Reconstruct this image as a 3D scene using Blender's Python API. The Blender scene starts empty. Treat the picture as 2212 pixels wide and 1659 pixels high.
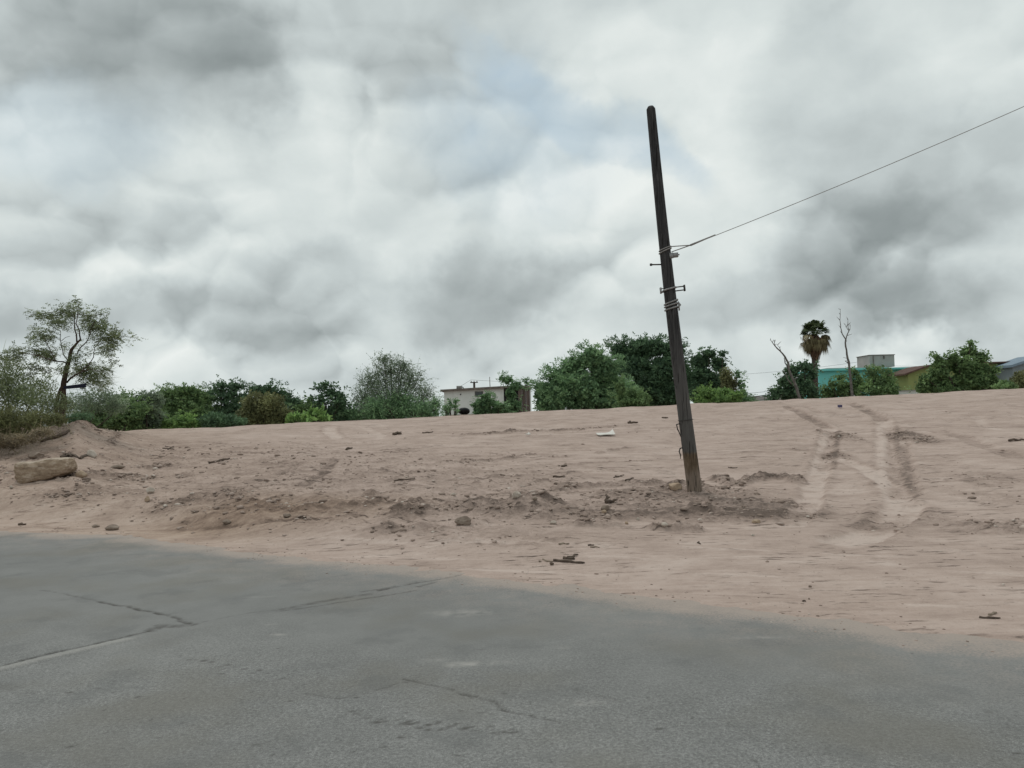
import bpy, bmesh, math, random
import numpy as np
from mathutils import Vector, Matrix, noise as mnoise

random.seed(7)
rng = np.random.default_rng(7)
C = bpy.context.scene.collection
scn = bpy.context.scene

# ------------------------------------------------------------------ camera
FPX, CAMH = 788.0, 1.6
PITCH, ROLL = math.radians(2.25), math.radians(-1.3)
CAMR = Matrix.Rotation(math.radians(90) + PITCH, 3, 'X') @ Matrix.Rotation(ROLL, 3, 'Z')
cd = bpy.data.cameras.new('camera')
cam = bpy.data.objects.new('camera', cd); C.objects.link(cam)
cam.matrix_world = Matrix.Translation((0, 0, CAMH)) @ CAMR.to_4x4()
cd.sensor_width = 36; cd.lens = 36 * FPX / 1024
cd.clip_start = 0.05; cd.clip_end = 3000
scn.camera = cam
scn.render.resolution_x, scn.render.resolution_y = 1024, 768
scn.view_settings.view_transform = 'Standard'
scn.view_settings.look = 'None'
scn.view_settings.exposure = 0.08
scn.view_settings.gamma = 1

def ray(px, py):
    d = CAMR @ Vector(((px - 512) / FPX, (384 - py) / FPX, -1))
    return d
def at(px, py, Y):
    d = ray(px, py)
    return Vector((0, 0, CAMH)) + d * (Y / d.y)

# ------------------------------------------------------------------ sun
SUN_EL, SUN_AZ = math.radians(62), math.radians(-35)      # azimuth from +Y towards +X
sd = bpy.data.lights.new('sun', 'SUN'); sd.energy = 0.9; sd.angle = math.radians(18)
sd.color = (1.0, 0.96, 0.9)
so = bpy.data.objects.new('sun', sd); C.objects.link(so)
sdir = Vector((math.sin(SUN_AZ) * math.cos(SUN_EL), math.cos(SUN_AZ) * math.cos(SUN_EL), math.sin(SUN_EL)))
so.rotation_euler = sdir.to_track_quat('Z', 'Y').to_euler(); so.location = (0, 0, 60)

# ------------------------------------------------------------------ world: Nishita sky seen through cloud
world = bpy.data.worlds.new('World'); scn.world = world; world.use_nodes = True
world.cycles.sampling_method = 'MANUAL'; world.cycles.sample_map_resolution = 256
W = world.node_tree; W.nodes.clear()
class NT:
    def __init__(s, nt): s.nt = nt
    def n(s, t, **kw):
        nd = s.nt.nodes.new(t)
        for k, v in kw.items(): setattr(nd, k, v)
        return nd
    def inp(s, nd, i, v):
        if v is None: return
        if isinstance(v, bpy.types.NodeSocket): s.nt.links.new(v, nd.inputs[i])
        else: nd.inputs[i].default_value = v
    def m(s, op, a, b=None, c=None, clamp=False):
        nd = s.n('ShaderNodeMath', operation=op, use_clamp=clamp)
        for i, v in enumerate((a, b, c)): s.inp(nd, i, v)
        return nd.outputs[0]
    def v(s, op, a, b=None, scale=None):
        nd = s.n('ShaderNodeVectorMath', operation=op)
        s.inp(nd, 0, a); s.inp(nd, 1, b)
        if scale is not None: s.inp(nd, 3, scale)
        return nd.outputs['Value'] if op in ('DOT_PRODUCT', 'LENGTH', 'DISTANCE') else nd.outputs['Vector']
    def noise(s, vec, scale, detail=4, rough=.5, dist=0, col=False, lac=2.0):
        nd = s.n('ShaderNodeTexNoise')
        if vec is not None: s.nt.links.new(vec, nd.inputs['Vector'])
        nd.inputs['Scale'].default_value = scale; nd.inputs['Detail'].default_value = detail
        nd.inputs['Roughness'].default_value = rough; nd.inputs['Distortion'].default_value = dist
        nd.inputs['Lacunarity'].default_value = lac
        return nd.outputs['Color'] if col else nd.outputs['Fac']
    def ss(s, x, a, b, c=0., d=1., kind='SMOOTHSTEP'):
        nd = s.n('ShaderNodeMapRange', interpolation_type=kind)
        s.inp(nd, 0, x); s.inp(nd, 1, a); s.inp(nd, 2, b); s.inp(nd, 3, c); s.inp(nd, 4, d)
        return nd.outputs[0]
    def mix(s, f, a, b):
        nd = s.n('ShaderNodeMix', data_type='RGBA')
        s.inp(nd, 0, f)
        for i, v in ((6, a), (7, b)):
            if isinstance(v, tuple) and len(v) == 3: v = v + (1.,)
            s.inp(nd, i, v)
        return nd.outputs[2]
    def ramp(s, f, stops):
        nd = s.n('ShaderNodeValToRGB'); cr = nd.color_ramp
        while len(cr.elements) > 1: cr.elements.remove(cr.elements[-1])
        cr.elements[0].position = stops[0][0]; cr.elements[0].color = (*stops[0][1], 1)
        for p, c in stops[1:]:
            e = cr.elements.new(p); e.color = (*c, 1)
        s.inp(nd, 0, f); return nd.outputs[0]

def build_world():
    g = NT(W)
    tc = g.n('ShaderNodeTexCoord'); D = tc.outputs['Generated']
    P = g.v('MULTIPLY', D, (1.0, 1.0, 1.35))
    warp = g.v('SUBTRACT', g.noise(P, 5.0, 5, .55, col=True), (.5, .5, .5))
    Pw = g.v('ADD', P, g.v('SCALE', warp, scale=0.12))
    n1 = g.noise(Pw, 4.5, 6, .52)
    def heaps(Q):                                    # rounded cauliflower heaps at three sizes
        t_ = None
        for sc, w in ((7.0, 1.0), (16.0, .5)):
            v_ = g.n('ShaderNodeTexVoronoi', feature='F1'); W.links.new(Q, v_.inputs['Vector'])
            v_.inputs['Scale'].default_value = sc
            d_ = v_.outputs['Distance']; o = g.m('MULTIPLY', g.m('SUBTRACT', 1.0, g.m('MULTIPLY', d_, d_)), w)
            t_ = o if t_ is None else g.m('ADD', t_, o)
        return t_
    bw = heaps(Pw)
    relief = g.m('SUBTRACT', bw, heaps(g.v('ADD', Pw, (-.009, .0, .024))))
    soft = g.ss(g.noise(P, 3.1, 2, .5), .40, .60, .25, 1.)
    # broad light and dark cloud masses, by direction
    dw = g.v('SUBTRACT', g.noise(D, 3.2, 6, .6, col=True), (.5, .5, .5))
    dw2 = g.v('SUBTRACT', g.noise(D, 11, 4, .6, col=True), (.5, .5, .5))
    Dw = g.v('ADD', g.v('ADD', D, g.v('SCALE', dw, scale=.22)), g.v('SCALE', dw2, scale=.05))
    tot = None; blue = None
    s = 1024 / 2212
    # (x, y, rx, ry, angle, amount)   rx, ry as sizes in the sky
    blobs = [(330, 90, 190, 190, 20, -.42), (560, 130, 110, 90, 0, -.10),
             (920, 90, 260, 150, -8, -.20), (1800, 190, 150, 140, -35, -.28), (1040, 620, 170, 100, 5, -.36),
             (1910, 575, 190, 125, -10, -.34), (2140, 400, 120, 110, 0, -.14), (1820, 690, 420, 60, -3, -.20),
             (200, 700, 330, 65, 4, -.27), (620, 600, 190, 60, 8, -.13), (1250, 560, 120, 60, 0, -.05),
             (760, 760, 180, 60, 0, -.06), (1000, 470, 120, 50, 60, -.10), (400, 820, 420, 55, 0, .06),
             (60, 170, 130, 90, 0, .12), (600, 380, 330, 110, -15, .10), (1600, 330, 320, 130, 25, .12),
             (1500, 120, 330, 130, 0, .10), (230, 340, 200, 70, 0, .14), (1080, 740, 380, 45, 0, .08),
             (1300, 430, 330, 80, 15, .10), (330, 610, 120, 45, 0, .12), (1990, 775, 75, 35, 0, .22),
             (2080, 60, 250, 120, 0, .10), (1450, 640, 260, 80, 0, .06), (700, 200, 70, 160, 20, .12)]
    bl = [(1250, 245, 230, 48, -30, 1.0), (1120, 330, 200, 120, -5, .45), (170, 250, 170, 90, 0, .35),
          (1150, 240, 130, 120, 0, .45)]
    def blob(x, y, rx, ry, ang, amt):
        c = ray(x * s, y * s).normalized()
        e1 = Vector((0, 0, 1)).cross(-c).normalized() * -1
        e1 = c.cross(Vector((0, 0, 1))).normalized(); e2 = e1.cross(c).normalized()
        a = math.radians(ang)
        f1 = (e1 * math.cos(a) + e2 * math.sin(a)) / (rx * s / FPX)
        f2 = (-e1 * math.sin(a) + e2 * math.cos(a)) / (ry * s / FPX)
        Q = g.v('SUBTRACT', Dw, tuple(c))
        u = g.v('DOT_PRODUCT', Q, tuple(f1)); w = g.v('DOT_PRODUCT', Q, tuple(f2))
        fr = g.v('DOT_PRODUCT', Q, tuple(c * 3))
        r2 = g.m('ADD', g.m('ADD', g.m('MULTIPLY', u, u), g.m('MULTIPLY', w, w)), g.m('MULTIPLY', fr, fr))
        return g.ss(r2, 0.0, 2.2, amt, 0.)
    for b in blobs:
        o = blob(*b); tot = o if tot is None else g.m('ADD', tot, o)
    for b in bl:
        o = blob(*b); blue = o if blue is None else g.m('ADD', blue, o)
    val = g.m('ADD', g.m('MULTIPLY', g.m('SUBTRACT', n1, .5), .50), .725)
    val = g.m('ADD', val, g.m('MULTIPLY', tot, .95))
    val = g.m('ADD', val, g.m('MULTIPLY', g.m('MULTIPLY', relief, soft), .60))
    val = g.m('ADD', val, g.m('MULTIPLY', g.m('MULTIPLY', g.m('SUBTRACT', bw, 1.35), soft), .10))
    val = g.m('ADD', val, g.m('MULTIPLY', g.m('SUBTRACT', g.noise(Pw, 15, 5, .55), .5), .17))
    ccol = g.ramp(val, [(0.0, (.20, .23, .232)), (.25, (.30, .338, .34)), (.45, (.42, .466, .468)),
                        (.62, (.53, .585, .585)), (.8, (.645, .70, .69)), (1.0, (.78, .82, .80))])
    hole = g.m('MULTIPLY', blue, g.ss(n1, .62, .38, .45, 1.), clamp=True)
    ccol = g.mix(g.m('MULTIPLY', hole, .75), ccol, (.43, .545, .59))          # thin veil over the blue
    sky = g.n('ShaderNodeTexSky', sky_type='NISHITA'); sky.sun_disc = False
    sky.sun_elevation = SUN_EL; sky.sun_rotation = SUN_AZ; sky.dust_density = 2.0
    b1 = g.n('ShaderNodeBackground'); W.links.new(sky.outputs[0], b1.inputs[0]); b1.inputs[1].default_value = .12
    b2 = g.n('ShaderNodeBackground'); W.links.new(ccol, b2.inputs[0]); b2.inputs[1].default_value = 1.0
    cov = g.m('SUBTRACT', 1.0, g.m('MULTIPLY', hole, .22), clamp=True)
    ms = g.n('ShaderNodeMixShader'); W.links.new(cov, ms.inputs[0])
    W.links.new(b1.outputs[0], ms.inputs[1]); W.links.new(b2.outputs[0], ms.inputs[2])
    out = g.n('ShaderNodeOutputWorld'); W.links.new(ms.outputs[0], out.inputs[0])
build_world()

# ------------------------------------------------------------------ helpers
def tag(o, label=None, cat=None, group=None, kind=None):
    if label: o['label'] = label
    if cat: o['category'] = cat
    if group: o['group'] = group
    if kind: o['kind'] = kind
    return o
def thing(name, label, cat, loc=(0, 0, 0), group=None):
    o = bpy.data.objects.new(name, None); C.objects.link(o); o.location = loc
    o.empty_display_size = .2
    return tag(o, label, cat, group)
def link_mesh(name, me, mat, parent=None, smooth=False):
    o = bpy.data.objects.new(name, me); C.objects.link(o)
    if mat: me.materials.append(mat)
    if smooth: me.polygons.foreach_set('use_smooth', [True] * len(me.polygons))
    if parent:
        o.parent = parent
        o.matrix_parent_inverse = Matrix.Translation(-Vector(parent.location))
    return o
def np_mesh(name, V, F, attrs=None):
    """V (n,3), F (m,k) equal-size faces, attrs: dict name -> (n,) or (n,3) point attributes"""
    me = bpy.data.meshes.new(name); V = np.asarray(V, np.float32); F = np.asarray(F, np.int32)
    m, k = F.shape
    me.vertices.add(len(V)); me.vertices.foreach_set('co', V.ravel())
    me.loops.add(m * k); me.loops.foreach_set('vertex_index', F.ravel())
    me.polygons.add(m); me.polygons.foreach_set('loop_start', np.arange(0, m * k, k, dtype=np.int32))
    me.update(calc_edges=True)
    for a, d in (attrs or {}).items():
        d = np.asarray(d, np.float32)
        if d.ndim == 1:
            at_ = me.attributes.new(a, 'FLOAT', 'POINT'); at_.data.foreach_set('value', d)
        else:
            at_ = me.attributes.new(a, 'FLOAT_VECTOR', 'POINT'); at_.data.foreach_set('vector', d.ravel())
    return me
class Geo:
    """collects pieces with one face size (quads) and vertex shade values"""
    def __init__(s): s.V = []; s.F = []; s.A = []; s.n = 0
    def add(s, V, F, a=0.5):
        V = np.asarray(V, float).reshape(-1, 3); F = np.asarray(F, int)
        s.V.append(V); s.F.append(F + s.n); s.n += len(V)
        s.A.append(np.full(len(V), a) if np.isscalar(a) else np.asarray(a).ravel())
    def build(s, name, mat, parent=None, smooth=False):
        me = np_mesh(name, np.vstack(s.V), np.vstack(s.F), {'shade': np.concatenate(s.A)})
        return link_mesh(name, me, mat, parent, smooth)
    def tube(s, pts, rad, n=7, jit=0.0, cap=True, a=.5):
        P = np.array([list(p) for p in pts], float); k = len(P)
        R = np.interp(np.arange(k), np.linspace(0, k - 1, len(rad)), rad) if len(np.atleast_1d(rad)) != k else np.array(rad, float)
        T = np.gradient(P, axis=0); T /= np.linalg.norm(T, axis=1)[:, None] + 1e-9
        ref = np.array([0.13, 1, .21]) if abs(T[0][2]) > .6 else np.array([0, .1, 1.])
        V = []
        for i in range(k):
            u = np.cross(ref, T[i]); u /= np.linalg.norm(u) + 1e-9; w = np.cross(T[i], u)
            ang = np.linspace(0, 2 * np.pi, n, endpoint=False)
            rr = R[i] * (1 + jit * rng.normal(size=n))
            V.append(P[i] + rr[:, None] * (np.cos(ang)[:, None] * u + np.sin(ang)[:, None] * w))
        V = np.vstack(V); F = []
        for i in range(k - 1):
            for j in range(n):
                j2 = (j + 1) % n
                F.append((i * n + j, i * n + j2, (i + 1) * n + j2, (i + 1) * n + j))
        if cap:
            for e, i in ((0, 0), (1, k - 1)):
                c = len(V); V = np.vstack([V, P[i]])
                for j in range(0, n, 1):
                    j2 = (j + 1) % n
                    q = (i * n + j2, i * n + j, c, c) if e == 0 else (i * n + j, i * n + j2, c, c)
                    F.append(q)
        F = np.array(F)
        # degenerate cap quads become fans: split into own tri-like quads by midpoint
        good = []; VV = [V]; base = len(V)
        for q in F:
            if q[2] == q[3]:
                mid = (V[q[0]] + V[q[2]]) / 2
                VV.append(mid[None]); good.append((q[0], q[1], q[2], base)); base += 1
            else: good.append(tuple(q))
        s.add(np.vstack(VV), good, a)
    def box(s, c, sx, sy, sz, M=None, a=.5):
        V = np.array([(x, y, z) for z in (-.5, .5) for y in (-.5, .5) for x in (-.5, .5)]) * (sx, sy, sz)
        if M is not None: V = V @ np.array(M).T
        V = V + np.array(list(c))
        s.add(V, [(0, 2, 3, 1), (4, 5, 7, 6), (0, 1, 5, 4), (2, 6, 7, 3), (0, 4, 6, 2), (1, 3, 7, 5)], a)

# vectorised gradient noise
_perm = rng.permutation(512); _perm = np.concatenate([_perm, _perm])
_ga = rng.uniform(0, 2 * np.pi, 512); _gx, _gy = np.cos(_ga), np.sin(_ga)
def pn(x, y):
    xi = np.floor(x).astype(int); yi = np.floor(y).astype(int)
    xf, yf = x - xi, y - yi
    def gr(ix, iy, dx, dy):
        h = _perm[(_perm[ix & 511] + iy) & 511]
        return _gx[h] * dx + _gy[h] * dy
    u = xf * xf * xf * (xf * (xf * 6 - 15) + 10); v = yf * yf * yf * (yf * (yf * 6 - 15) + 10)
    a = gr(xi, yi, xf, yf); b = gr(xi + 1, yi, xf - 1, yf)
    c = gr(xi, yi + 1, xf, yf - 1); d = gr(xi + 1, yi + 1, xf - 1, yf - 1)
    return ((a + (b - a) * u) * (1 - v) + (c + (d - c) * u) * v) * 1.5
def fbm(x, y, o=4, r=.5, seed=0):
    s = 0; a = 1; t = 0
    for i in range(o):
        s = s + a * pn(x + seed * 17.3 + i * 5.1, y - seed * 9.7 + i * 3.3); t += a; a *= r; x = x * 2.03; y = y * 2.03
    return s / t
def sstep(a, b, x):
    t = np.clip((x - a) / (b - a), 0, 1); return t * t * (3 - 2 * t)

# ------------------------------------------------------------------ terrain profile, column by column
COLS = {
 -300: [(16.1, 0), (17.4, .12), (19, .5), (22, .8), (26, 1.3), (29, 1.5)],
 0:   [(12.2, 0), (13.3, .11), (14.3, .45), (15.5, .59), (17.5, .81), (20, 1.13), (23, 1.44)],
 75:  [(11.6, 0), (13, .16), (14.3, .47), (15.5, .63), (17.5, .93), (19.3, 1.33), (21, 1.66)],
 112: [(11.4, 0), (12.7, .14), (14, .40), (15.5, .55), (18, .80), (21, 1.18), (24.5, 1.36)],
 150: [(11.0, 0), (12.3, .12), (13.5, .32), (15, .46), (18, .67), (22, .99), (26, 1.24), (28, 1.36)],
 250: [(9.55, 0), (10.8, .15), (11.8, .34), (13, .46), (16, .60), (21, .91), (26, 1.20), (29.5, 1.42)],
 400: [(8.5, 0), (10.3, .16), (12, .34), (14, .47), (17, .62), (22, .89), (27, 1.25), (31, 1.57)],
 512: [(7.7, 0), (9.5, .09), (11.5, .24), (14, .38), (17, .56), (22, .87), (27, 1.29), (31.5, 1.7)],
 700: [(6.56, 0), (9, .07), (11.5, .12), (14, .2), (17, .45), (22, .87), (27, 1.38), (32, 1.89)],
 850: [(5.9, 0), (9, .05), (12, .16), (15, .31), (19, .6), (24, 1.08), (29, 1.66), (33, 2.05)],
 1024: [(5.3, 0), (8, .03), (11, .15), (15, .41), (20, .79), (25, 1.32), (30, 1.90), (33.5, 2.23)],
 1400: [(4.35, 0), (7, .03), (11, .15), (15, .41), (20, .8), (25, 1.35), (30, 2.0), (34, 2.45)],
 2200: [(3.15, 0), (7, .03), (11, .15), (15, .41), (20, .8), (25, 1.35), (30, 2.0), (34, 2.5)]}
RX = sorted(COLS); RT = np.array([(x - 512) / FPX for x in RX])
D0 = np.array([COLS[x][0][0] for x in RX]); DC = np.array([COLS[x][-1][0] for x in RX]); ZC = np.array([COLS[x][-1][1] for x in RX])
QG = np.linspace(0, 1, 61)
ZT = []
for i, x in enumerate(RX):
    d = np.array([p[0] for p in COLS[x]]); z = np.array([p[1] for p in COLS[x]])
    zz = np.interp(QG, (d - d[0]) / (d[-1] - d[0]), z)
    k = np.array([1, 2, 3, 2, 1.]); k /= k.sum()
    zz = np.convolve(np.pad(zz, 2, 'edge'), k, 'valid'); ZT.append(zz)
ZT = np.array(ZT)
EDGE = [(D0[i] * RT[i], D0[i]) for i in range(1, len(RX) - 2)]        # road edge in plan
EX = np.array([-160] + [e[0] for e in EDGE] + [60]); EY = np.array([12.2 + .45 * 152] + [e[1] for e in EDGE] + [5.3 - .65 * 56.6])
def edge_y(x): return np.interp(x, EX, EY)
def edge_d(x, y):                      # signed distance past the far road edge (+ = dirt side)
    return (y - edge_y(x)) * 0.86
def lerp_t(arr, t): return np.interp(t, RT, arr)
def base_z(x, y):
    x = np.asarray(x, float); y = np.asarray(y, float)
    t = np.clip(x / np.maximum(y, 1.0), RT[0], RT[-1])
    d0 = lerp_t(D0, t); dc = lerp_t(DC, t); zc = lerp_t(ZC, t)
    q = np.clip((y - d0) / (dc - d0), 0, 1)
    j = np.clip(np.searchsorted(RT, t) - 1, 0, len(RT) - 2); f = (t - RT[j]) / (RT[j + 1] - RT[j])
    f = f * f * (3 - 2 * f) * .5 + f * .5
    qi = np.clip((q * 60).astype(int), 0, 59); qf = q * 60 - qi
    za = ZT[j, qi] * (1 - qf) + ZT[j, qi + 1] * qf; zb = ZT[j + 1, qi] * (1 - qf) + ZT[j + 1, qi + 1] * qf
    z = za * (1 - f) + zb * f
    over = np.maximum(y - dc, 0)
    back = zc - 1.1 * sstep(0.0, 9, over) - .012 * np.minimum(over, 1.5)
    back = back + (0.9 - back) * sstep(12, 60, over)
    z = np.where(over > 0, back, z)
    return z
def hit(px, py, zf=base_z):
    d = ray(px, py); Y = np.arange(2.5, 60, .02)
    X = d.x / d.y * Y; Z = CAMH + d.z / d.y * Y
    g = Z - zf(X, Y); k = np.argmax(g <= 0)
    if g[k] > 0: k = np.argmin(np.abs(g[:1800]))
    return float(X[k]), float(Y[k])
def hits(pts): return np.array([hit(*p) for p in pts])

# pixel frames of the close looks at the photograph
def A1(x, y): return (x * .1243, 412.5 + y * .1243)
def A2(x, y): return (250 + x * .1243, 412.5 + y * .1243)
def A3(x, y): return (500 + x * .1243, 400 + y * .1243)
def A4(x, y): return (750 + x * .1239, 387.5 + y * .1239)
def A5(x, y): return (750 + x * .1239, 525 + y * .1239)

def seg_dist(X, Y, poly):
    best = np.full(X.shape, 1e9); S = np.zeros(X.shape); acc = 0
    for a, b in zip(poly[:-1], poly[1:]):
        v = b - a; L = np.hypot(*v) + 1e-9
        t = np.clip(((X - a[0]) * v[0] + (Y - a[1]) * v[1]) / L ** 2, 0, 1)
        dx = X - a[0] - t * v[0]; dy = Y - a[1] - t * v[1]
        d = np.hypot(dx, dy); m = d < best
        best = np.where(m, d, best); S = np.where(m, acc + t * L, S); acc += L
    return best, S, acc

# (points, half width m, depth m [<0 rut], darkness, roughness)
TRACKS = [
 ([A4(*p) for p in ((255, 150), (400, 200), (480, 250), (560, 285), (640, 330))], .20, -.04, .75, .3),
 ([A4(*p) for p in ((430, 150), (520, 185), (560, 210))], .15, -.02, .45, .2),
 ([A4(*p) for p in ((640, 330), (615, 450), (590, 560), (560, 680), (520, 790), (490, 900), (455, 970), (400, 1060), (300, 1130))], .19, -.03, -.8, .1),
 ([A4(*p) for p in ((700, 340), (680, 420), (655, 500), (630, 580), (612, 680))], .19, -.02, .7, .4),
 ([A4(*p) for p in ((755, 120), (900, 165), (1010, 220), (1080, 270))], .22, -.04, .75, .3),
 ([A4(*p) for p in ((1090, 255), (1092, 400), (1095, 520), (1115, 680), (1150, 810), (1190, 880), (1225, 950))], .22, -.02, -.75, .1),
 ([A4(*p) for p in ((1125, 310), (1165, 380), (1190, 470), (1200, 560), (1215, 700), (1240, 830), (1245, 900))], .24, -.03, .8, .35),
 ([A4(*p) for p in ((1175, 340), (1225, 400), (1235, 470))], .08, .02, -.7, .1),
 ([A4(*p) for p in ((1235, 930), (1200, 1030), (1080, 1110), (960, 1190), (800, 1240), (600, 1270))], .27, -.04, -.95, .1),
 ([A4(*p) for p in ((1190, 1085), (1110, 1150), (1140, 1180))], .22, .02, .6, .5),
 ([A4(*p) for p in ((1160, 990), (1040, 1090), (900, 1150), (740, 1150))], .26, .01, .65, .5),
 ([A4(*p) for p in ((650, 575), (800, 610), (950, 670), (1050, 740), (1160, 800))], .18, -.02, -.85, .1),
 ([A4(*p) for p in ((640, 800), (800, 820), (960, 850))], .14, -.01, -.7, .2),
 ([A4(*p) for p in ((860, 285), (1000, 295), (1100, 300))], .18, -.02, .4, .2),
 ([A4(*p) for p in ((1090, 250), (1230, 242), (1350, 240))], .10, .0, .5, .2),
 ([A4(*p) for p in ((1440, 350), (1600, 380), (1740, 405), (1880, 465), (2100, 550), (2212, 590))], .20, -.02, .5, .2),
 ([A4(*p) for p in ((1830, 235), (1890, 310), (2040, 350))], .15, -.01, -.5, .1),
 ([A4(*p) for p in ((1270, 900), (1330, 935), (1430, 940))], .20, .02, .7, .4),
 ([A4(*p) for p in ((1660, 700), (1860, 720), (2050, 780), (2212, 800))], .5, .0, .45, .5),
 ([A4(*p) for p in ((1700, 830), (1900, 880), (2212, 960))], .4, .0, .35, .5),
 ([A2(*p) for p in ((760, 105), (650, 115), (640, 160), (720, 207))], .22, -.02, -.75, .05),
 ([A2(*p) for p in ((740, 215), (880, 240), (1200, 252), (1500, 262), (2000, 270))], .13, -.02, -.6, .05),
 ([A2(*p) for p in ((880, 105), (940, 130), (1060, 175), (1040, 205), (900, 205))], .14, -.01, -.5, .05),
 ([A2(*p) for p in ((690, 370), (650, 430), (600, 490), (500, 550), (400, 600))], .12, -.02, .8, .1),
 ([A2(*p) for p in ((430, 395), (340, 450), (190, 520))], .12, -.02, .45, .1),
 ([A2(*p) for p in ((270, 480), (600, 482), (900, 486), (1600, 492), (1850, 490))], .05, .02, .5, .3),
 ([A2(*p) for p in ((680, 340), (780, 350), (1000, 345), (1300, 350))], .12, -.02, -.4, .1),
 ([A2(*p) for p in ((0, 325), (200, 315), (440, 300))], .16, -.02, .45, .2),
 ([A2(*p) for p in ((1480, 415), (1700, 405), (1950, 385), (2212, 350))], .12, .04, .5, .6),
 ([A2(*p) for p in ((1650, 185), (1900, 172), (2212, 150))], .22, .05, .7, .9),
 ([A3(*p) for p in ((0, 262), (250, 250), (450, 240), (700, 232), (900, 218), (1170, 205))], .17, .05, .6, .8),
 ([A3(*p) for p in ((0, 465), (250, 440), (500, 465), (620, 448))], .10, .03, .45, .5),
 ([A3(*p) for p in ((700, 435), (850, 415), (950, 395), (1100, 380))], .10, .04, .6, .5),
 ([A3(*p) for p in ((400, 550), (700, 520), (1100, 500), (1280, 480))], .08, .02, .4, .4),
 ([A3(*p) for p in ((390, 740), (560, 700), (820, 695), (1100, 690), (1350, 655))], .16, .07, .55, 1.),
 ([A3(*p) for p in ((1620, 650), (1760, 640), (1900, 690), (2060, 640), (2212, 630))], .18, .09, .75, 1.),
 ([A4(*p) for p in ((0, 755), (200, 735), (330, 740), (450, 780))], .18, .08, .75, 1.),
 ([A4(*p) for p in ((560, 745), (660, 725))], .14, .06, .6, 1.),
 ([A3(*p) for p in ((0, 850), (60, 845), (150, 830), (400, 880), (560, 900))], .14, .12, .5, 1.),
 ([A3(*p) for p in ((480, 1015), (700, 1010), (1070, 1005))], .13, .06, .6, 1.),
 ([A3(*p) for p in ((1150, 1010), (1300, 1040), (1550, 1050), (1700, 1040))], .17, .11, .75, 1.),
 ([A3(*p) for p in ((1380, 935), (1650, 940), (1950, 905))], .12, .08, .65, 1.),
 ([A3(*p) for p in ((1360, 770), (1450, 735), (1560, 740), (1660, 790))], .10, .07, .45, 1.),
 ([A2(*p) for p in ((1000, 965), (1150, 925), (1280, 900))], .12, .05, .5, .6),
 ([A2(*p) for p in ((1170, 840), (1250, 770), (1400, 700))], .14, .07, .55, .8),
 ([A2(*p) for p in ((860, 800), (980, 745), (1150, 680))], .09, .05, .5, .7),
 ([A2(*p) for p in ((600, 800), (720, 775), (850, 735), (1000, 650), (1200, 620))], .10, .05, .45, .7),
 ([A2(*p) for p in ((1000, 1000), (1200, 1015), (1500, 1020), (1900, 1030))], .05, .02, .5, .3),
 ([A2(*p) for p in ((1000, 1008), (1300, 1030), (1700, 1040), (2212, 1040))], .10, -.01, -.6, .1),
 ([A3(*p) for p in ((250, 1130), (500, 1120), (650, 1118))], .06, .02, .5, .5),
 ([A3(*p) for p in ((0, 1135), (300, 1140), (700, 1160), (1000, 1192))], .10, -.01, -.5, .1),
 ([A3(*p) for p in ((1300, 1140), (1500, 1150), (1900, 1150), (2200, 1160))], .10, -.01, -.5, .1),
 ([A5(*p) for p in ((920, 155), (1030, 160), (1180, 170))], .08, .0, .6, .3),
 ([A5(*p) for p in ((600, 90), (700, 100), (880, 100))], .12, .0, .6, .4),
 ([A5(*p) for p in ((0, 95), (120, 90), (230, 80))], .14, .0, .6, .4),
 ([A5(*p) for p in ((230, 185), (320, 205), (430, 212))], .12, .0, -1.0, .2),
 ([A5(*p) for p in ((930, 260), (1060, 300), (1240, 330), (1400, 325))], .10, .0, -.8, .2),
 ([A5(*p) for p in ((1360, 195), (1600, 200), (1900, 240), (2050, 270))], .12, .0, -.5, .2),
 ([A5(*p) for p in ((1380, 245), (1500, 255))], .06, .0, .5, .3),
 ([A1(*p) for p in ((0, 540), (150, 560), (350, 535), (620, 545), (850, 575))], .10, .04, -.35, .4),
 ([A1(*p) for p in ((0, 905), (300, 895), (600, 920), (800, 915))], .09, .0, .45, .5),
 ([A1(*p) for p in ((950, 160), (930, 230), (860, 280))], .12, .02, .35, .5),
 ([A1(*p) for p in ((1700, 310), (1950, 320), (2212, 318))], .14, -.01, .35, .3),
 ([A1(*p) for p in ((1250, 520), (1420, 505), (1550, 520))], .18, -.02, .45, .4),
]
_r = random.Random(5)
for i in range(72):                     # long faint lines left by the grader blade
    x0_, y0_ = _r.uniform(120, 960), _r.uniform(0, 1) ** 1.1; L0 = _r.uniform(40, 260)
    top_ = np.interp(x0_, [130, 1024], [436, 396]) ; y0_ = top_ + 6 + y0_ * 88
    sl = -.035 + _r.uniform(-.02, .02)
    TRACKS.append(([(x0_ + L0 * q, y0_ + L0 * q * sl + _r.uniform(-.6, .6)) for q in (0, .25, .5, .75, 1)], _r.uniform(.02, .06), _r.choice([.012, .018, -.012]), _r.choice([.45, .55, .7, -.6]), .25))
for i in range(34):
    x0_ = _r.uniform(240, 980); y0_ = np.interp(x0_, [250, 1024], [534, 560]) + _r.uniform(-4, 52); L0 = _r.uniform(30, 160)
    TRACKS.append(([(x0_ + L0 * q, y0_ + L0 * q * .045 + _r.uniform(-.5, .5)) for q in (0, .3, .6, 1)], _r.uniform(.015, .05), .006, _r.choice([.4, .5, -.7, -.9]), .15))
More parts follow.
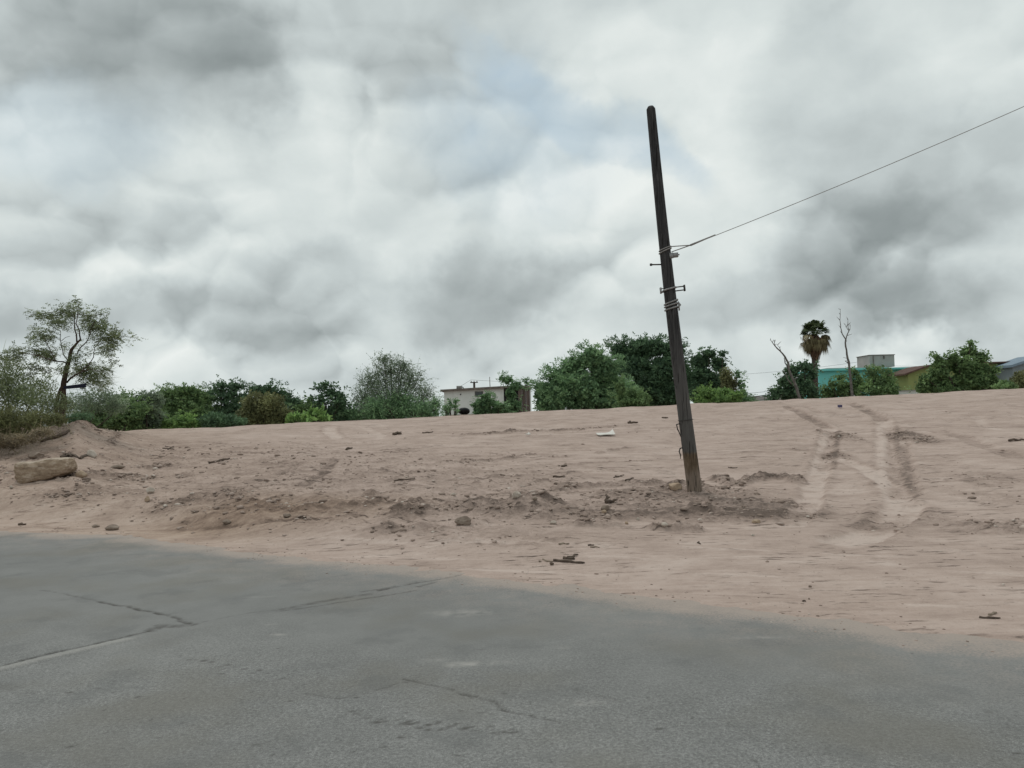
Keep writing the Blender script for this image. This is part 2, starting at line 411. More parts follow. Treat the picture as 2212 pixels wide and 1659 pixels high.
# (centre pixel, rx, ry metres, height, darkness, roughness)
MOUNDS = [
 (A3(1540, 790), 1.7, 1.1, .16, .5, .9), (A3(1560, 890), 2.1, 1.0, .07, .40, .75), (A3(1150, 880), 1.2, .8, .04, .18, .5), (A3(1500, 745), .6, .5, .10, .25, .7),
 (A3(170, 900), 1.05, .7, .20, .75, .7), (A3(1800, 950), 1.2, .5, .05, .45, .9), (A3(1500, 950), 1.2, .35, .03, .35, .7),
 (A3(830, 940), .7, .35, .05, .7, .8), (A3(1100, 800), .9, .6, .06, .35, .9),
 (A4(1290, 400), .55, 1.5, .02, .85, 1.), (A4(720, 390), .5, 1.6, .015, .6, 1.), (A4(690, 545), .45, .9, .02, .65, .8),
 (A4(290, 1040), .8, .5, .03, .75, .7), (A4(100, 960), .9, .6, .03, .5, .8), (A4(380, 500), .5, .4, .01, .4, .2),
 (A4(2120, 1120), .9, .6, .03, .35, .9), (A4(1900, 1150), .6, .4, .02, .4, .6), (A4(1400, 1080), .6, .4, .02, .4, .6),
 (A2(200, 760), 1.6, .9, .0, .42, .35), (A2(-200, 790), 1.2, .7, .0, .28, .35), (A2(1300, 950), .7, .3, .03, .5, .4),
 (A2(1250, 820), .5, .3, .04, .55, .6), (A2(1500, 780), .8, .6, .02, .2, .6),
 (A1(300, 360), 1.0, .5, .05, .3, .6), (A1(650, 640), 1.0, .5, .03, .3, .9), (A1(900, 520), .9, .6, .05, .45, 1.),
 (A1(1650, 700), 1.3, .6, .02, .4, .6), (A1(720, 120), .8, .9, .10, .1, .5), (A1(1280, 440), .6, .5, .05, .45, 1.),
]
def build_fields(X, Y):
    """displacement, darkness, reddishness, clod density of the dirt at plan points"""
    Z = np.zeros(X.shape); Dk = np.zeros(X.shape); Ro = np.zeros(X.shape)
    wob = fbm(X * 1.3, Y * 1.3, 4, .55, 3); wob2 = fbm(X * 6, Y * 6, 3, .55, 4)
    for px, hw, dep, dark, ro in TRACKS:
        P = hits(px); lo = P.min(0) - 1.2; hi = P.max(0) + 1.2
        m = (X > lo[0]) & (X < hi[0]) & (Y > lo[1]) & (Y < hi[1])
        if not m.any(): continue
        d, S, L = seg_dist(X[m], Y[m], P)
        ends = sstep(-.01, .35, S) * sstep(-.01, .35, L - S) + .0
        dd = np.abs(d * (1 + .35 * wob2[m]) + .10 * wob[m] * hw * 4)
        k = (1 - sstep(hw * .7, hw * 1.2, dd)) * ends; dark = dark * (.85 if dark > 0 else .72)
        pat = np.clip(.74 + .8 * wob2[m] + .8 * fbm(S * .9, d * 3, 3, .5, 6), 0, 1.15)
        if dep < 0:
            Z[m] += dep * k + (-dep) * .6 * np.exp(-((dd - hw * 1.35) / (hw * .35)) ** 2) * ends
            if hw > .15: Z[m] += -.004 * k * (np.sin(S * 40 + 5 * wob2[m]) > 0)
        else:
            Z[m] += dep * k * (.6 + .9 * np.abs(wob2[m]))
        Dk[m] += dark * k * pat
        if dark < 0 and hw > .15: Dk[m] += .24 * np.exp(-((dd - hw * 1.35) / (hw * .3)) ** 2) * ends * pat
        Ro[m] = np.maximum(Ro[m], ro * k)
    for p, rx, ry, h, dark, ro in MOUNDS:
        cx, cy = hit(*p)
        r = np.hypot((X - cx) / rx, (Y - cy) / ry) * (1 + .30 * wob + .18 * wob2)
        k = 1 - sstep(.45, 1.15, r)
        Z += h * (1 - sstep(0, 1.2, r)) * (1 + .5 * wob2 * ro)
        Dk += dark * k * np.clip(.75 + .9 * wob2 + .5 * wob, 0, 1.1)
        Ro = np.maximum(Ro, ro * k)
    return Z, Dk, Ro

def nonuni(lo, hi, c0, c1, h, gr=1.045):
    a = list(np.arange(c0, c1, h)); s = h
    r = [c1]; s = h
    while r[-1] < hi: s *= gr; r.append(r[-1] + s)
    l = [c0]; s = h
    while l[-1] > lo: s *= gr; l.append(l[-1] - s)
    return np.array(l[:0:-1] + a + r)
def grid_mesh(name, X, Y, Z, keep=None, attrs=None):
    ny, nx = X.shape
    V = np.stack([X, Y, Z], -1).reshape(-1, 3)
    I = np.arange(ny * nx).reshape(ny, nx)
    F = np.stack([I[:-1, :-1], I[:-1, 1:], I[1:, 1:], I[1:, :-1]], -1).reshape(-1, 4)
    at_ = {k: v.reshape(-1) for k, v in (attrs or {}).items()}
    if keep is not None:
        kf = keep[:-1, :-1] & keep[:-1, 1:] & keep[1:, 1:] & keep[1:, :-1]
        F = F[kf.reshape(-1)]
        used = np.zeros(len(V), bool); used[F.ravel()] = True
        mp = np.cumsum(used) - 1; F = mp[F]; V = V[used]; at_ = {k: v[used] for k, v in at_.items()}
    return np_mesh(name, V, F, at_)

# y grid: spacing grows with distance; x likewise, fine in the part the photo looks at
ys = [4.6]
while ys[-1] < 37: ys.append(ys[-1] + max(.022, .0034 * ys[-1]))
s_ = .15
while ys[-1] < 900: s_ *= 1.09; ys.append(ys[-1] + s_)
yl = [4.6]; s_ = .05
while yl[-1] > -60: s_ *= 1.25; yl.append(yl[-1] - s_)
ys = np.array(yl[:0:-1] + ys)
xs = nonuni(-900, 900, -9.0, 9.5, .035, 1.018)
X, Y = np.meshgrid(xs, ys)
E = edge_d(X, Y)
near = (Y < 42) & (np.abs(X) < 40)
bz = base_z(X, Y)
fz, fd, fr = build_fields(X, Y)
# grader drag lines run roughly along the road; footprints and lumps on the banks
ca, sa = math.cos(-.10), math.sin(-.10)
U = X * ca + Y * sa; Wv = -X * sa + Y * ca
streak = fbm(U * .55, Wv * 5.5, 4, .6, 11)
streak2 = fbm(U * .35, Wv * 2.2, 3, .6, 12)
lump = fbm(X * 2.2, Y * 2.2, 5, .55, 13)
patch = fbm(X * .35, Y * .5, 4, .55, 14)
bank = (1 - sstep(-2.5, 0.5, X - .15 * Y)) * sstep(.4, 1.5, E) * (1 - sstep(6, 11, E))      # rough bank on the left
bank = np.maximum(bank, sstep(.3, 1, E) * (1 - sstep(4.5, 6.5, E)) * (1 - sstep(-1, 1.5, X)) * .55)
Zt = bz + fz
Zt += (.004 * np.abs(streak) + .003 * streak2) * sstep(.2, 1.2, E)
fine = fbm(X * 7.5, Y * 7.5, 3, .6, 19); Zt += fine * (.045 * np.clip(fr, 0, 1) + .022 * bank + .003) * sstep(.2, 1.5, E)
scr = fbm((X * .80 + Y * .6) * .9, (-X * .6 + Y * .8) * 5, 4, .6, 20)        # slanting bucket scrapes on the bank
Zt += .05 * scr * bank * sstep(-6, -2, X) * sstep(.4, 1.5, E)
Zt += lump * (.010 + .075 * bank + .05 * np.clip(fr, 0, 1)) * sstep(.2, 1.5, E)
Zt += .10 * fbm(X * .25, Y * .25, 3, .5, 15) * sstep(1, 6, E) * .5
# the crest stays crisp but not ruled
Zt += .03 * fbm(X * .9, Y * .4, 3, .5, 16) * sstep(10, 20, Y)
# under the asphalt the ground lies just below it and comes through along a ragged edge
en = E + .28 * fbm(X * 1.2, Y * 1.2, 5, .6, 17) + .10 * fbm(X * 5, Y * 5, 3, .6, 18)
lipz = -.03 + .040 * sstep(-.35, .12, en)
Zt = np.where(E < 1.2, lipz * (1 - sstep(.3, 1.2, E)) + Zt * sstep(.3, 1.2, E), Zt)
Zt = np.where(E < -1.5, -.03, Zt)
# land on the camera's side of the road rises to a plain verge
dark = fd + .40 * np.clip(streak + .05, 0, 1) * 1.0 + .22 * streak2 + .28 * patch + .30 * lump * (bank + np.clip(fr, 0, 1) * .8)
dark += bank * (.06 + .42 * np.clip(scr + .1, 0, 1)) + .55 * np.clip(fine, 0, 1) * np.clip(fr + bank * .7, 0, 1)
shoulder = sstep(.0, .4, E) * (1 - sstep(1.2, 2.4, E))
dark -= .25 * shoulder * (streak2 + .4)
dark = np.where(Y > 33, dark + .5 * sstep(0, 4, Y - 35), dark)
dark = np.clip(dark, -1, 1.2)
cxr, cyr = hit(*A2(120, 770))
red = np.exp(-(((X - cxr) / 1.9) ** 2 + ((Y - cyr) / 1.0) ** 2)) + .5 * (1 - sstep(-.62, -.2, X / np.maximum(Y, 1)))
red = np.clip(red + .15 * patch, 0, 1)
rough = np.clip(fr + bank * .5, 0, 1)

# ------------------------------------------------------------------ materials
def new_mat(name):
    m = bpy.data.materials.new(name); m.use_nodes = True
    nt = m.node_tree; b = nt.nodes['Principled BSDF']
    b.inputs['Roughness'].default_value = .9
    b.inputs['Specular IOR Level'].default_value = .25
    return m, NT(nt), b
def attr(g, name):
    nd = g.n('ShaderNodeAttribute', attribute_name=name); return nd.outputs['Fac']
def bump(g, b, h, dist, strength=1.):
    nd = g.n('ShaderNodeBump'); g.inp(nd, 'Height', h); nd.inputs['Distance'].default_value = dist
    nd.inputs['Strength'].default_value = strength
    g.nt.links.new(nd.outputs[0], b.inputs['Normal'])
def pos(g): return g.n('ShaderNodeNewGeometry').outputs['Position']

def dirt_material():
    m, g, b = new_mat('packed_dirt')
    P = pos(g); dk = attr(g, 'dark'); rd = attr(g, 'red'); rg = attr(g, 'rough')
    n1 = g.noise(P, 1.6, 8, .62); n2 = g.noise(P, 14, 6, .65); n3 = g.noise(P, 70, 3, .6)
    mp = g.n('ShaderNodeMapping'); g.nt.links.new(P, mp.inputs[0]); mp.inputs['Scale'].default_value = (.8, 7, 1); mp.inputs['Rotation'].default_value = (0, 0, .08)
    st = g.noise(mp.outputs[0], 1.1, 7, .68)
    f = g.m('MULTIPLY_ADD', dk, .62, .30)
    f = g.m('ADD', f, g.m('MULTIPLY', g.m('SUBTRACT', n1, .5), .85))
    f = g.m('ADD', f, g.m('MULTIPLY', g.m('SUBTRACT', st, .5), .48))
    f = g.m('ADD', f, g.m('MULTIPLY', g.m('SUBTRACT', n2, .5), g.m('MULTIPLY_ADD', rg, .7, .36)))
    f = g.m('ADD', f, g.m('MULTIPLY', g.m('SUBTRACT', n3, .5), .34))
    mp2 = g.n('ShaderNodeMapping'); g.nt.links.new(P, mp2.inputs[0]); mp2.inputs['Scale'].default_value = (1.5, 7.5, 1); mp2.inputs['Rotation'].default_value = (0, 0, .12)
    fl = g.noise(mp2.outputs[0], 1.9, 6, .68); area = g.ss(g.noise(P, .9, 3, .5), .42, .62)
    fleck = g.m('MULTIPLY', g.ss(fl, .57, .66), g.m('MULTIPLY_ADD', area, .55, .18))
    f = g.m('ADD', f, fleck); f = g.m('SUBTRACT', f, g.m('MULTIPLY', g.ss(fl, .43, .33), .16))
    col = g.ramp(f, [(0.0, (.53, .43, .378)), (.3, (.44, .342, .295)), (.6, (.335, .256, .218)), (1.0, (.165, .126, .106))])
    col2 = g.ramp(f, [(0.0, (.47, .365, .285)), (.3, (.37, .27, .20)), (.6, (.27, .188, .137)), (1.0, (.16, .108, .08))])
    c = g.mix(g.m('MULTIPLY', rd, .7, clamp=True), col, col2)
    vor = g.n('ShaderNodeTexVoronoi', feature='F1'); g.nt.links.new(P, vor.inputs['Vector']); vor.inputs['Scale'].default_value = 24; vor.inputs['Randomness'].default_value = 1
    peb = g.ss(vor.outputs['Distance'], .10, .17, 1., 0.)
    sel = g.n('ShaderNodeSeparateColor'); g.nt.links.new(vor.outputs['Color'], sel.inputs[0])
    pm = g.m('MULTIPLY', peb, g.m('GREATER_THAN', sel.outputs[0], .80))
    pc = g.mix(sel.outputs[1], (.13, .10, .085), (.46, .40, .35))
    c = g.mix(g.m('MULTIPLY', pm, .75), c, pc)
    g.nt.links.new(c, b.inputs['Base Color']); b.inputs['Roughness'].default_value = .97; b.inputs['Specular IOR Level'].default_value = .12
    h = g.m('ADD', g.m('MULTIPLY', n2, g.m('MULTIPLY_ADD', rg, 1.2, .5)), g.m('MULTIPLY', n3, .3))
    h = g.m('ADD', h, g.m('MULTIPLY', pm, .35)); h = g.m('ADD', h, g.m('MULTIPLY', st, .3)); h = g.m('SUBTRACT', h, g.m('MULTIPLY', fleck, .8))
    bump(g, b, h, .03, .8)
    return m
M_dirt = dirt_material()

def asphalt_material():
    m, g, b = new_mat('dusty_asphalt')
    P = pos(g); du = attr(g, 'dust'); ck = attr(g, 'crack'); sm = attr(g, 'smudge'); wr = attr(g, 'worn')
    n0 = g.noise(P, .45, 4, .55); n1 = g.noise(P, 3.0, 7, .6); n2 = g.noise(P, 55, 4, .7); n3 = g.noise(P, 190, 2, .6)
    f = g.m('ADD', g.m('MULTIPLY', g.m('SUBTRACT', n0, .5), .55), .5)
    f = g.m('ADD', f, g.m('MULTIPLY', g.m('SUBTRACT', n1, .5), .30))
    f = g.m('ADD', f, g.m('MULTIPLY', g.m('SUBTRACT', n2, .5), g.m('MULTIPLY_ADD', wr, 1.3, .25)))
    f = g.m('ADD', f, g.m('MULTIPLY', g.m('SUBTRACT', n3, .5), g.m('MULTIPLY_ADD', wr, 1.3, .35)))
    c = g.ramp(f, [(0.0, (.085, .083, .079)), (.35, (.162, .162, .157)), (.6, (.216, .216, .209)), (1.0, (.35, .347, .333))])
    br = g.noise(P, .8, 3, .5)
    c = g.mix(g.ss(br, .46, .68, 0., .5), c, (.165, .155, .132))
    wet = g.noise(P, 1.7, 5, .6); c = g.mix(g.ss(wet, .54, .66, 0., .35), c, (.12, .122, .12))
    c = g.mix(g.m('MULTIPLY', sm, .8, clamp=True), c, (.42, .40, .37))
    dn = g.m('ADD', du, g.m('MULTIPLY', g.m('SUBTRACT', n1, .5), g.m('MULTIPLY', du, 1.2)), clamp=True)
    dn = g.m('ADD', dn, g.m('MULTIPLY', g.m('SUBTRACT', n2, .5), g.m('MULTIPLY', g.m('MULTIPLY', du, g.m('SUBTRACT', 1.15, du)), 7.)), clamp=True)
    c = g.mix(dn, c, (.36, .30, .262))
    c = g.mix(g.m('MULTIPLY', ck, 1., clamp=True), c, (.075, .07, .064))
    g.nt.links.new(c, b.inputs['Base Color']); b.inputs['Roughness'].default_value = .88; b.inputs['Specular IOR Level'].default_value = .3
    h = g.m('ADD', g.m('MULTIPLY', n2, .7), g.m('MULTIPLY', n3, .5))
    bump(g, b, h, .006, .8)
    return m
M_asph = asphalt_material()

def simple(name, c1, c2, scale=8, rough=.85, bmp=.01, detail=5, stretch=None, spec=.25, metal=0., objc=False):
    m, g, b = new_mat(name)
    P = g.n('ShaderNodeTexCoord').outputs['Object'] if objc else pos(g)
    if stretch:
        mp = g.n('ShaderNodeMapping'); g.nt.links.new(P, mp.inputs[0]); mp.inputs['Scale'].default_value = stretch; P = mp.outputs[0]
    n = g.noise(P, scale, detail, .62)
    c = g.mix(g.ss(n, .3, .7), c1, c2)
    g.nt.links.new(c, b.inputs['Base Color']); b.inputs['Roughness'].default_value = rough
    b.inputs['Specular IOR Level'].default_value = spec; b.inputs['Metallic'].default_value = metal
    if bmp: bump(g, b, n, bmp, .7)
    return m
def leaf_mat(name, c1, c2, c3=None):
    m, g, b = new_mat(name)
    s = attr(g, 'shade')
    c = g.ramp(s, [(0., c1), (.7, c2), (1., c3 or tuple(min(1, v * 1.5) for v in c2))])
    g.nt.links.new(c, b.inputs['Base Color']); b.inputs['Roughness'].default_value = .6; b.inputs['Specular IOR Level'].default_value = .25
    tr = g.n('ShaderNodeBsdfTranslucent'); g.nt.links.new(c, tr.inputs[0])
    mx = g.n('ShaderNodeMixShader'); mx.inputs[0].default_value = .35
    out = [n for n in g.nt.nodes if n.type == 'OUTPUT_MATERIAL'][0]
    g.nt.links.new(b.outputs[0], mx.inputs[1]); g.nt.links.new(tr.outputs[0], mx.inputs[2]); g.nt.links.new(mx.outputs[0], out.inputs[0])
    return m

# ------------------------------------------------------------------ the ground
me = grid_mesh('ground', X, Y, Zt, None, {'dark': dark, 'red': red, 'rough': rough})
ground = link_mesh('ground', me, M_dirt, None, True); tag(ground, kind='structure')
_gi = (xs, ys, Zt)
def ground_z(x, y):
    x = np.asarray(x, float); y = np.asarray(y, float)
    i = np.clip(np.searchsorted(xs, x) - 1, 0, len(xs) - 2); j = np.clip(np.searchsorted(ys, y) - 1, 0, len(ys) - 2)
    fx = (x - xs[i]) / (xs[i + 1] - xs[i]); fy = (y - ys[j]) / (ys[j + 1] - ys[j])
    return (Zt[j, i] * (1 - fx) + Zt[j, i + 1] * fx) * (1 - fy) + (Zt[j + 1, i] * (1 - fx) + Zt[j + 1, i + 1] * fx) * fy
def ghit(px, py):
    x, y = hit(px, py, ground_z); return Vector((x, y, float(ground_z(x, y))))

# ------------------------------------------------------------------ the road
def S(x, y): return (x * 1024 / 2212, y * 1024 / 2212)
def flat(px, py):
    d = ray(px, py); k = -CAMH / d.z; return (d.x * k, d.y * k)
CRACKS = [  # (points in the overview, half width m, strength)
 ([(0, 1441), (60, 1424), (110, 1412), (200, 1393), (230, 1386), (330, 1362)], .016, 1.),
 ([(325, 1364), (350, 1352), (385, 1354), (418, 1349)], .05, .55),
 ([(418, 1349), (370, 1333), (330, 1322), (300, 1317), (240, 1304), (215, 1300)], .018, .75),
 ([(215, 1300), (150, 1285), (90, 1276)], .013, .35),
 ([(418, 1349), (470, 1338), (540, 1325), (600, 1318)], .012, .30),
 ([(598, 1320), (650, 1309), (720, 1296), (800, 1284)], .035, .45),
 ([(600, 1322), (680, 1311), (760, 1298), (830, 1288), (900, 1276)], .016, .45),
 ([(820, 1276), (860, 1267), (900, 1260)], .03, .7),
 ([(780, 1280), (850, 1268), (940, 1254), (1010, 1240)], .014, .5),
 ([(905, 1268), (940, 1258)], .025, .5),
 ([(880, 1466), (920, 1480), (960, 1490), (1040, 1512), (1070, 1520), (1085, 1535), (1160, 1552), (1212, 1562)], .010, .7),
 ([(640, 1500), (740, 1508), (790, 1500), (860, 1478), (900, 1470)], .009, .4),
 ([(1240, 1490), (1300, 1505), (1345, 1515)], .02, .2),
 ([(60, 1500), (0, 1480)], .05, .2)]
rx = nonuni(-90, 60, -7.6, 4.8, .016, 1.10); ry = nonuni(-50, 60, 2.9, 11.5, .016, 1.10)
RXg, RYg = np.meshgrid(rx, ry)
RE = edge_d(RXg, RYg)
rw = fbm(RXg * 4, RYg * 4, 4, .6, 31); rw2 = fbm(RXg * 14, RYg * 14, 3, .6, 32)
crack = np.zeros(RXg.shape)
for pts, hw, st in CRACKS:
    P = np.array([flat(*S(*p)) for p in pts]); lo = P.min(0) - .4; hi = P.max(0) + .4
    m_ = (RXg > lo[0]) & (RXg < hi[0]) & (RYg > lo[1]) & (RYg < hi[1])
    d, s_, L_ = seg_dist(RXg[m_] + .035 * rw[m_] + .02 * rw2[m_], RYg[m_] + .035 * rw[m_] - .02 * rw2[m_], P)
    k = (1 - sstep(hw * .4, hw * 1.5, d)) * np.clip(.75 + rw2[m_] * 1.4 + .7 * rw[m_], 0, 1) * min(1, st * 1.3)
    crack[m_] = np.maximum(crack[m_], k)
# pits where the top layer has broken away
pit = np.zeros(RXg.shape)
pl = [(860 + i * 16 + random.uniform(-8, 8), 1562 + random.uniform(-8, 12) + i * 1.2) for i in range(17) for _ in (0, 1)]
pl += [(760 + i * 9, 1538 + i * 3 + random.uniform(-8, 8)) for i in range(10)]
pl += [(390 + i * 17, 1424 + i * 3 + random.uniform(-6, 6)) for i in range(14)]
pl += [(random.uniform(150, 900), random.uniform(1470, 1650)) for i in range(95)]
pl += [(random.uniform(900, 2212), random.uniform(1500, 1655)) for i in range(45)]
pl += [(random.uniform(100, 2100), random.uniform(1400, 1520)) for i in range(30)]
pl += [(1400, 1508), (1040, 1405), (1170, 1300), (1190, 1302)]
for k, p in enumerate(pl):
    cx, cy = flat(*S(*p)); big = k < 58
    a_ = random.uniform(.010, .028) if big else random.choice([.005, .006, .008, .010, .013, .020])
    b_ = a_ * random.uniform(.5, .8)
    m_ = (np.abs(RXg - cx) < .2) & (np.abs(RYg - cy) < .2)
    r = np.hypot((RXg[m_] - cx) / a_, (RYg[m_] - cy) / b_) * (1 + .5 * rw2[m_])
    pit[m_] = np.maximum(pit[m_], (1 - sstep(.5, 1.3, r)) * random.uniform(.4, .95))
smudge = np.zeros(RXg.shape)
for (px_, py_, ax, ay, st) in [(1000, 1325, .34, .16, .5), (1010, 1436, .22, .08, .8), (1050, 1432, .3, .06, .3), (935, 1427, .14, .06, .3),
        (1640, 1378, .26, .05, .5), (600, 1372, .10, .04, .7), (585, 1350, .08, .03, .3), (640, 1198, .35, .10, .7), (1330, 1300, .4, .05, .2),
        (1270, 1520, .14, .06, .5), (1220, 1400, .1, .05, .2), (560, 1290, .2, .05, .25), (1460, 1322, .7, .03, .2), (1130, 1240, .3, .04, .4)]:
    cx, cy = flat(*S(px_, py_))
    r = np.hypot((RXg - cx) / ax, (RYg - cy) / ay) * (1 + .5 * rw)
    smudge = np.maximum(smudge, (1 - sstep(.2, 1.2, r)) * st * np.clip(.5 + rw2 * 1.2 + rw, 0, 1))
# pale mortar strip along the joint at lower left, slightly proud, dark joint above it
P = np.array([flat(*S(*p)) for p in [(-30, 1456), (110, 1422), (230, 1394), (330, 1372)]])
d, s_, L_ = seg_dist(RXg + .01 * rw, RYg + .01 * rw, P)
strip = (1 - sstep(.035, .05, d)) * (1 - sstep(L_ * .78, L_ * .97, s_ + .25 * rw))
smudge = np.maximum(smudge, strip * (.42 + .15 * rw2))
dust = (1 - sstep(.02, .62, -(RE + .40 * fbm(RXg * 1.1, RYg * 1.1, 5, .6, 35) + .07 * rw))) * .95
dust = np.maximum(dust, .30 * (1 - sstep(.3, 1.8, -RE)) * np.clip(.5 + rw, 0, 1))
far_l = sstep(-.3, -.65, RXg / np.maximum(RYg, 1))
worn = np.clip(sstep(6.2, 4.2, RYg + .25 * RXg) + .5 * fbm(RXg * .9, RYg * .9, 3, .5, 37), 0, 1)
RZ = .004 - .010 * crack - .003 * pit + .012 * strip + .008 * fbm(RXg * .8, RYg * .8, 3, .5, 38) * 0
me = grid_mesh('road', RXg, RYg, RZ, (RE < .45) & (RE > -10.5),
               {'dust': dust, 'crack': np.clip(crack + pit * 1.0, 0, 1), 'smudge': smudge, 'worn': worn})
road = link_mesh('road', me, M_asph, None, True); tag(road, kind='structure')

# ------------------------------------------------------------------ clods and gravel (uncountable)
M_clod = simple('soil_clod', (.34, .265, .215), (.20, .15, .12), 9, .95, .01)
M_stone = simple('pale_stone', (.44, .34, .25), (.30, .21, .145), 6, .92, .02, 7)
M_stoned = simple('dull_stone', (.28, .225, .185), (.19, .145, .115), 9, .95, .02, 7)
M_stoneg = simple('light_grey_stone', (.50, .44, .38), (.36, .30, .25), 8, .92, .015, 7)
protos = []
for k in range(6):
    bm = bmesh.new(); bmesh.ops.create_icosphere(bm, subdivisions=1, radius=1)
    for v in bm.verts:
        v.co *= 1 + .95 * mnoise.noise(v.co * 1.3 + Vector((k * 9, 3, 0)))
        v.co.z *= .45
    protos.append((np.array([v.co[:] for v in bm.verts]), np.array([[v.index for v in f.verts] for f in bm.faces]))); bm.free()
def scatter(name, N, xy, size, mat, sink=.25):
    Vs, Fs, As = [], [], []; n = 0
    zz = ground_z(xy[:, 0], xy[:, 1]); zz = np.where(edge_d(xy[:, 0], xy[:, 1]) < .3, np.maximum(zz, .002), zz)
    for i in range(N):
        V, F = protos[i % 6]; a = rng.uniform(0, 6.28); c, s = math.cos(a), math.sin(a)
        sc = size[i] * np.array([1, rng.uniform(.6, 1), rng.uniform(.6, 1.1)])
        W_ = V * sc; W_ = np.stack([W_[:, 0] * c - W_[:, 1] * s, W_[:, 0] * s + W_[:, 1] * c, W_[:, 2]], 1)
        Vs.append(W_ + (xy[i, 0], xy[i, 1], zz[i] + size[i] * (.5 - sink) * .6)); Fs.append(F + n); n += len(V)
        As.append(np.full(len(V), rng.uniform(0, 1)))
    me = np_mesh(name, np.vstack(Vs), np.vstack(Fs), {'shade': np.concatenate(As)})
    return link_mesh(name, me, mat)
def clod_material():
    m, g, b = new_mat('loose_clods'); P = pos(g)
    n = g.noise(P, 30, 4, .6); s = attr(g, 'shade')
    c = g.ramp(g.m('ADD', s, g.m('MULTIPLY', g.m('SUBTRACT', n, .5), .4)), [(0, (.21, .16, .132)), (.5, (.33, .255, .215)), (.9, (.42, .335, .29)), (1., (.55, .48, .42))])
    g.nt.links.new(c, b.inputs['Base Color']); b.inputs['Roughness'].default_value = .97; b.inputs['Specular IOR Level'].default_value = .1
    return m
M_clods = clod_material()
# rejection sample on roughness
cand = np.stack([rng.uniform(-13, 16, 520000), rng.uniform(5, 26, 520000)], 1)
ii = np.clip(np.searchsorted(xs, cand[:, 0]), 0, len(xs) - 1); jj = np.clip(np.searchsorted(ys, cand[:, 1]), 0, len(ys) - 1)
rr = rough[jj, ii]; ee = E[jj, ii]; clump = fbm(cand[:, 0] * 1.5, cand[:, 1] * 1.5, 3, .5, 41)
p_ = np.where(ee > .1, .0018 * (1 + 2 * (cand[:, 1] < 14)) + .20 * rr ** 2 * np.clip(.5 + clump * 1.5, 0, 1.5), 0) + .075 * np.exp(-((ee - .05) / .32) ** 2) * (clump > -.05)
p_ *= np.abs(cand[:, 0]) < .75 * cand[:, 1]
keep = rng.uniform(size=len(cand)) < p_
cand = cand[keep]; rr = rr[keep]; ee = ee[keep]
sz = np.clip(rng.lognormal(math.log(.010), .6, len(cand)) * (1 + 1.3 * rr), .006, .07)
sz = np.where(ee < .5, np.minimum(sz, .013), sz)
clods = scatter('loose_clods', len(cand), cand, sz, M_clods); tag(clods, kind='stuff')
print('clods', len(cand))

# ------------------------------------------------------------------ stones, one by one
def rock_mesh(w, d, h, seed, flat_top=.0, sub=4, rough_=.16, cuts=7):
    r = random.Random(seed)
    bm = bmesh.new(); bmesh.ops.create_icosphere(bm, subdivisions=sub, radius=1)
    off = Vector((seed * 3.1, seed * 1.7, 0))
    planes = []
    for k in range(cuts):
        n = Vector((r.uniform(-1, 1), r.uniform(-1, 1), r.uniform(-.4, 1))).normalized()
        planes.append((n, r.uniform(.62, .88)))
    for v in bm.verts:
        p = v.co.copy()
        if flat_top:
            p = Vector([math.copysign(abs(c) ** .42, c) for c in p]) * .84
            if w > .8:
                p.z = p.z * (1 - .22 * max(0, p.x)) + (.10 * p.x if p.z < 0 else .05 * math.sin(p.x * 3)); p.y *= 1 + .12 * mnoise.noise(Vector((p.x * 1.5, 0, p.z * 6))); p.x *= 1 + .10 * mnoise.noise(Vector((p.y * 2, p.z * 3, 4)))
        for n, dd in planes:
            e = p.dot(n) - dd
            if e > 0: p -= n * e * .9
        p *= 1 + rough_ * mnoise.fractal(v.co * 1.6 + off, .8, 2.1, 5) * .6 + .04 * mnoise.noise(v.co * 7 + off)
        v.co = Vector((p.x * w / 2, p.y * d / 2, p.z * h / 2))
    me = bpy.data.meshes.new('rock'); bm.to_mesh(me); bm.free(); return me
def stone(name, label, px, py, wpx, hpx, mat, seed, cat='stone', flat_top=0, group=None, sink=.15, deep=.7, rz=None, tilt=0, rough_=.16):
    p = ghit(px, py + hpx / 2)
    k = p.y / FPX; w, h = wpx * k, hpx * k * 1.1
    me = rock_mesh(w, w * deep, h, seed, flat_top, 4 if wpx > 7 else 3, rough_)
    o = link_mesh(name, me, mat, None, True)
    y = p.y + w * deep * .35; x = p.x * y / p.y
    o.location = (x, y, float(ground_z(x, y)) + h * (.5 - sink))
    o.rotation_euler = (0, tilt, random.uniform(-.3, .3) if rz is None else rz)
    tag(o, label, cat, group); return o
G = 'stones and clods lying on the dirt'
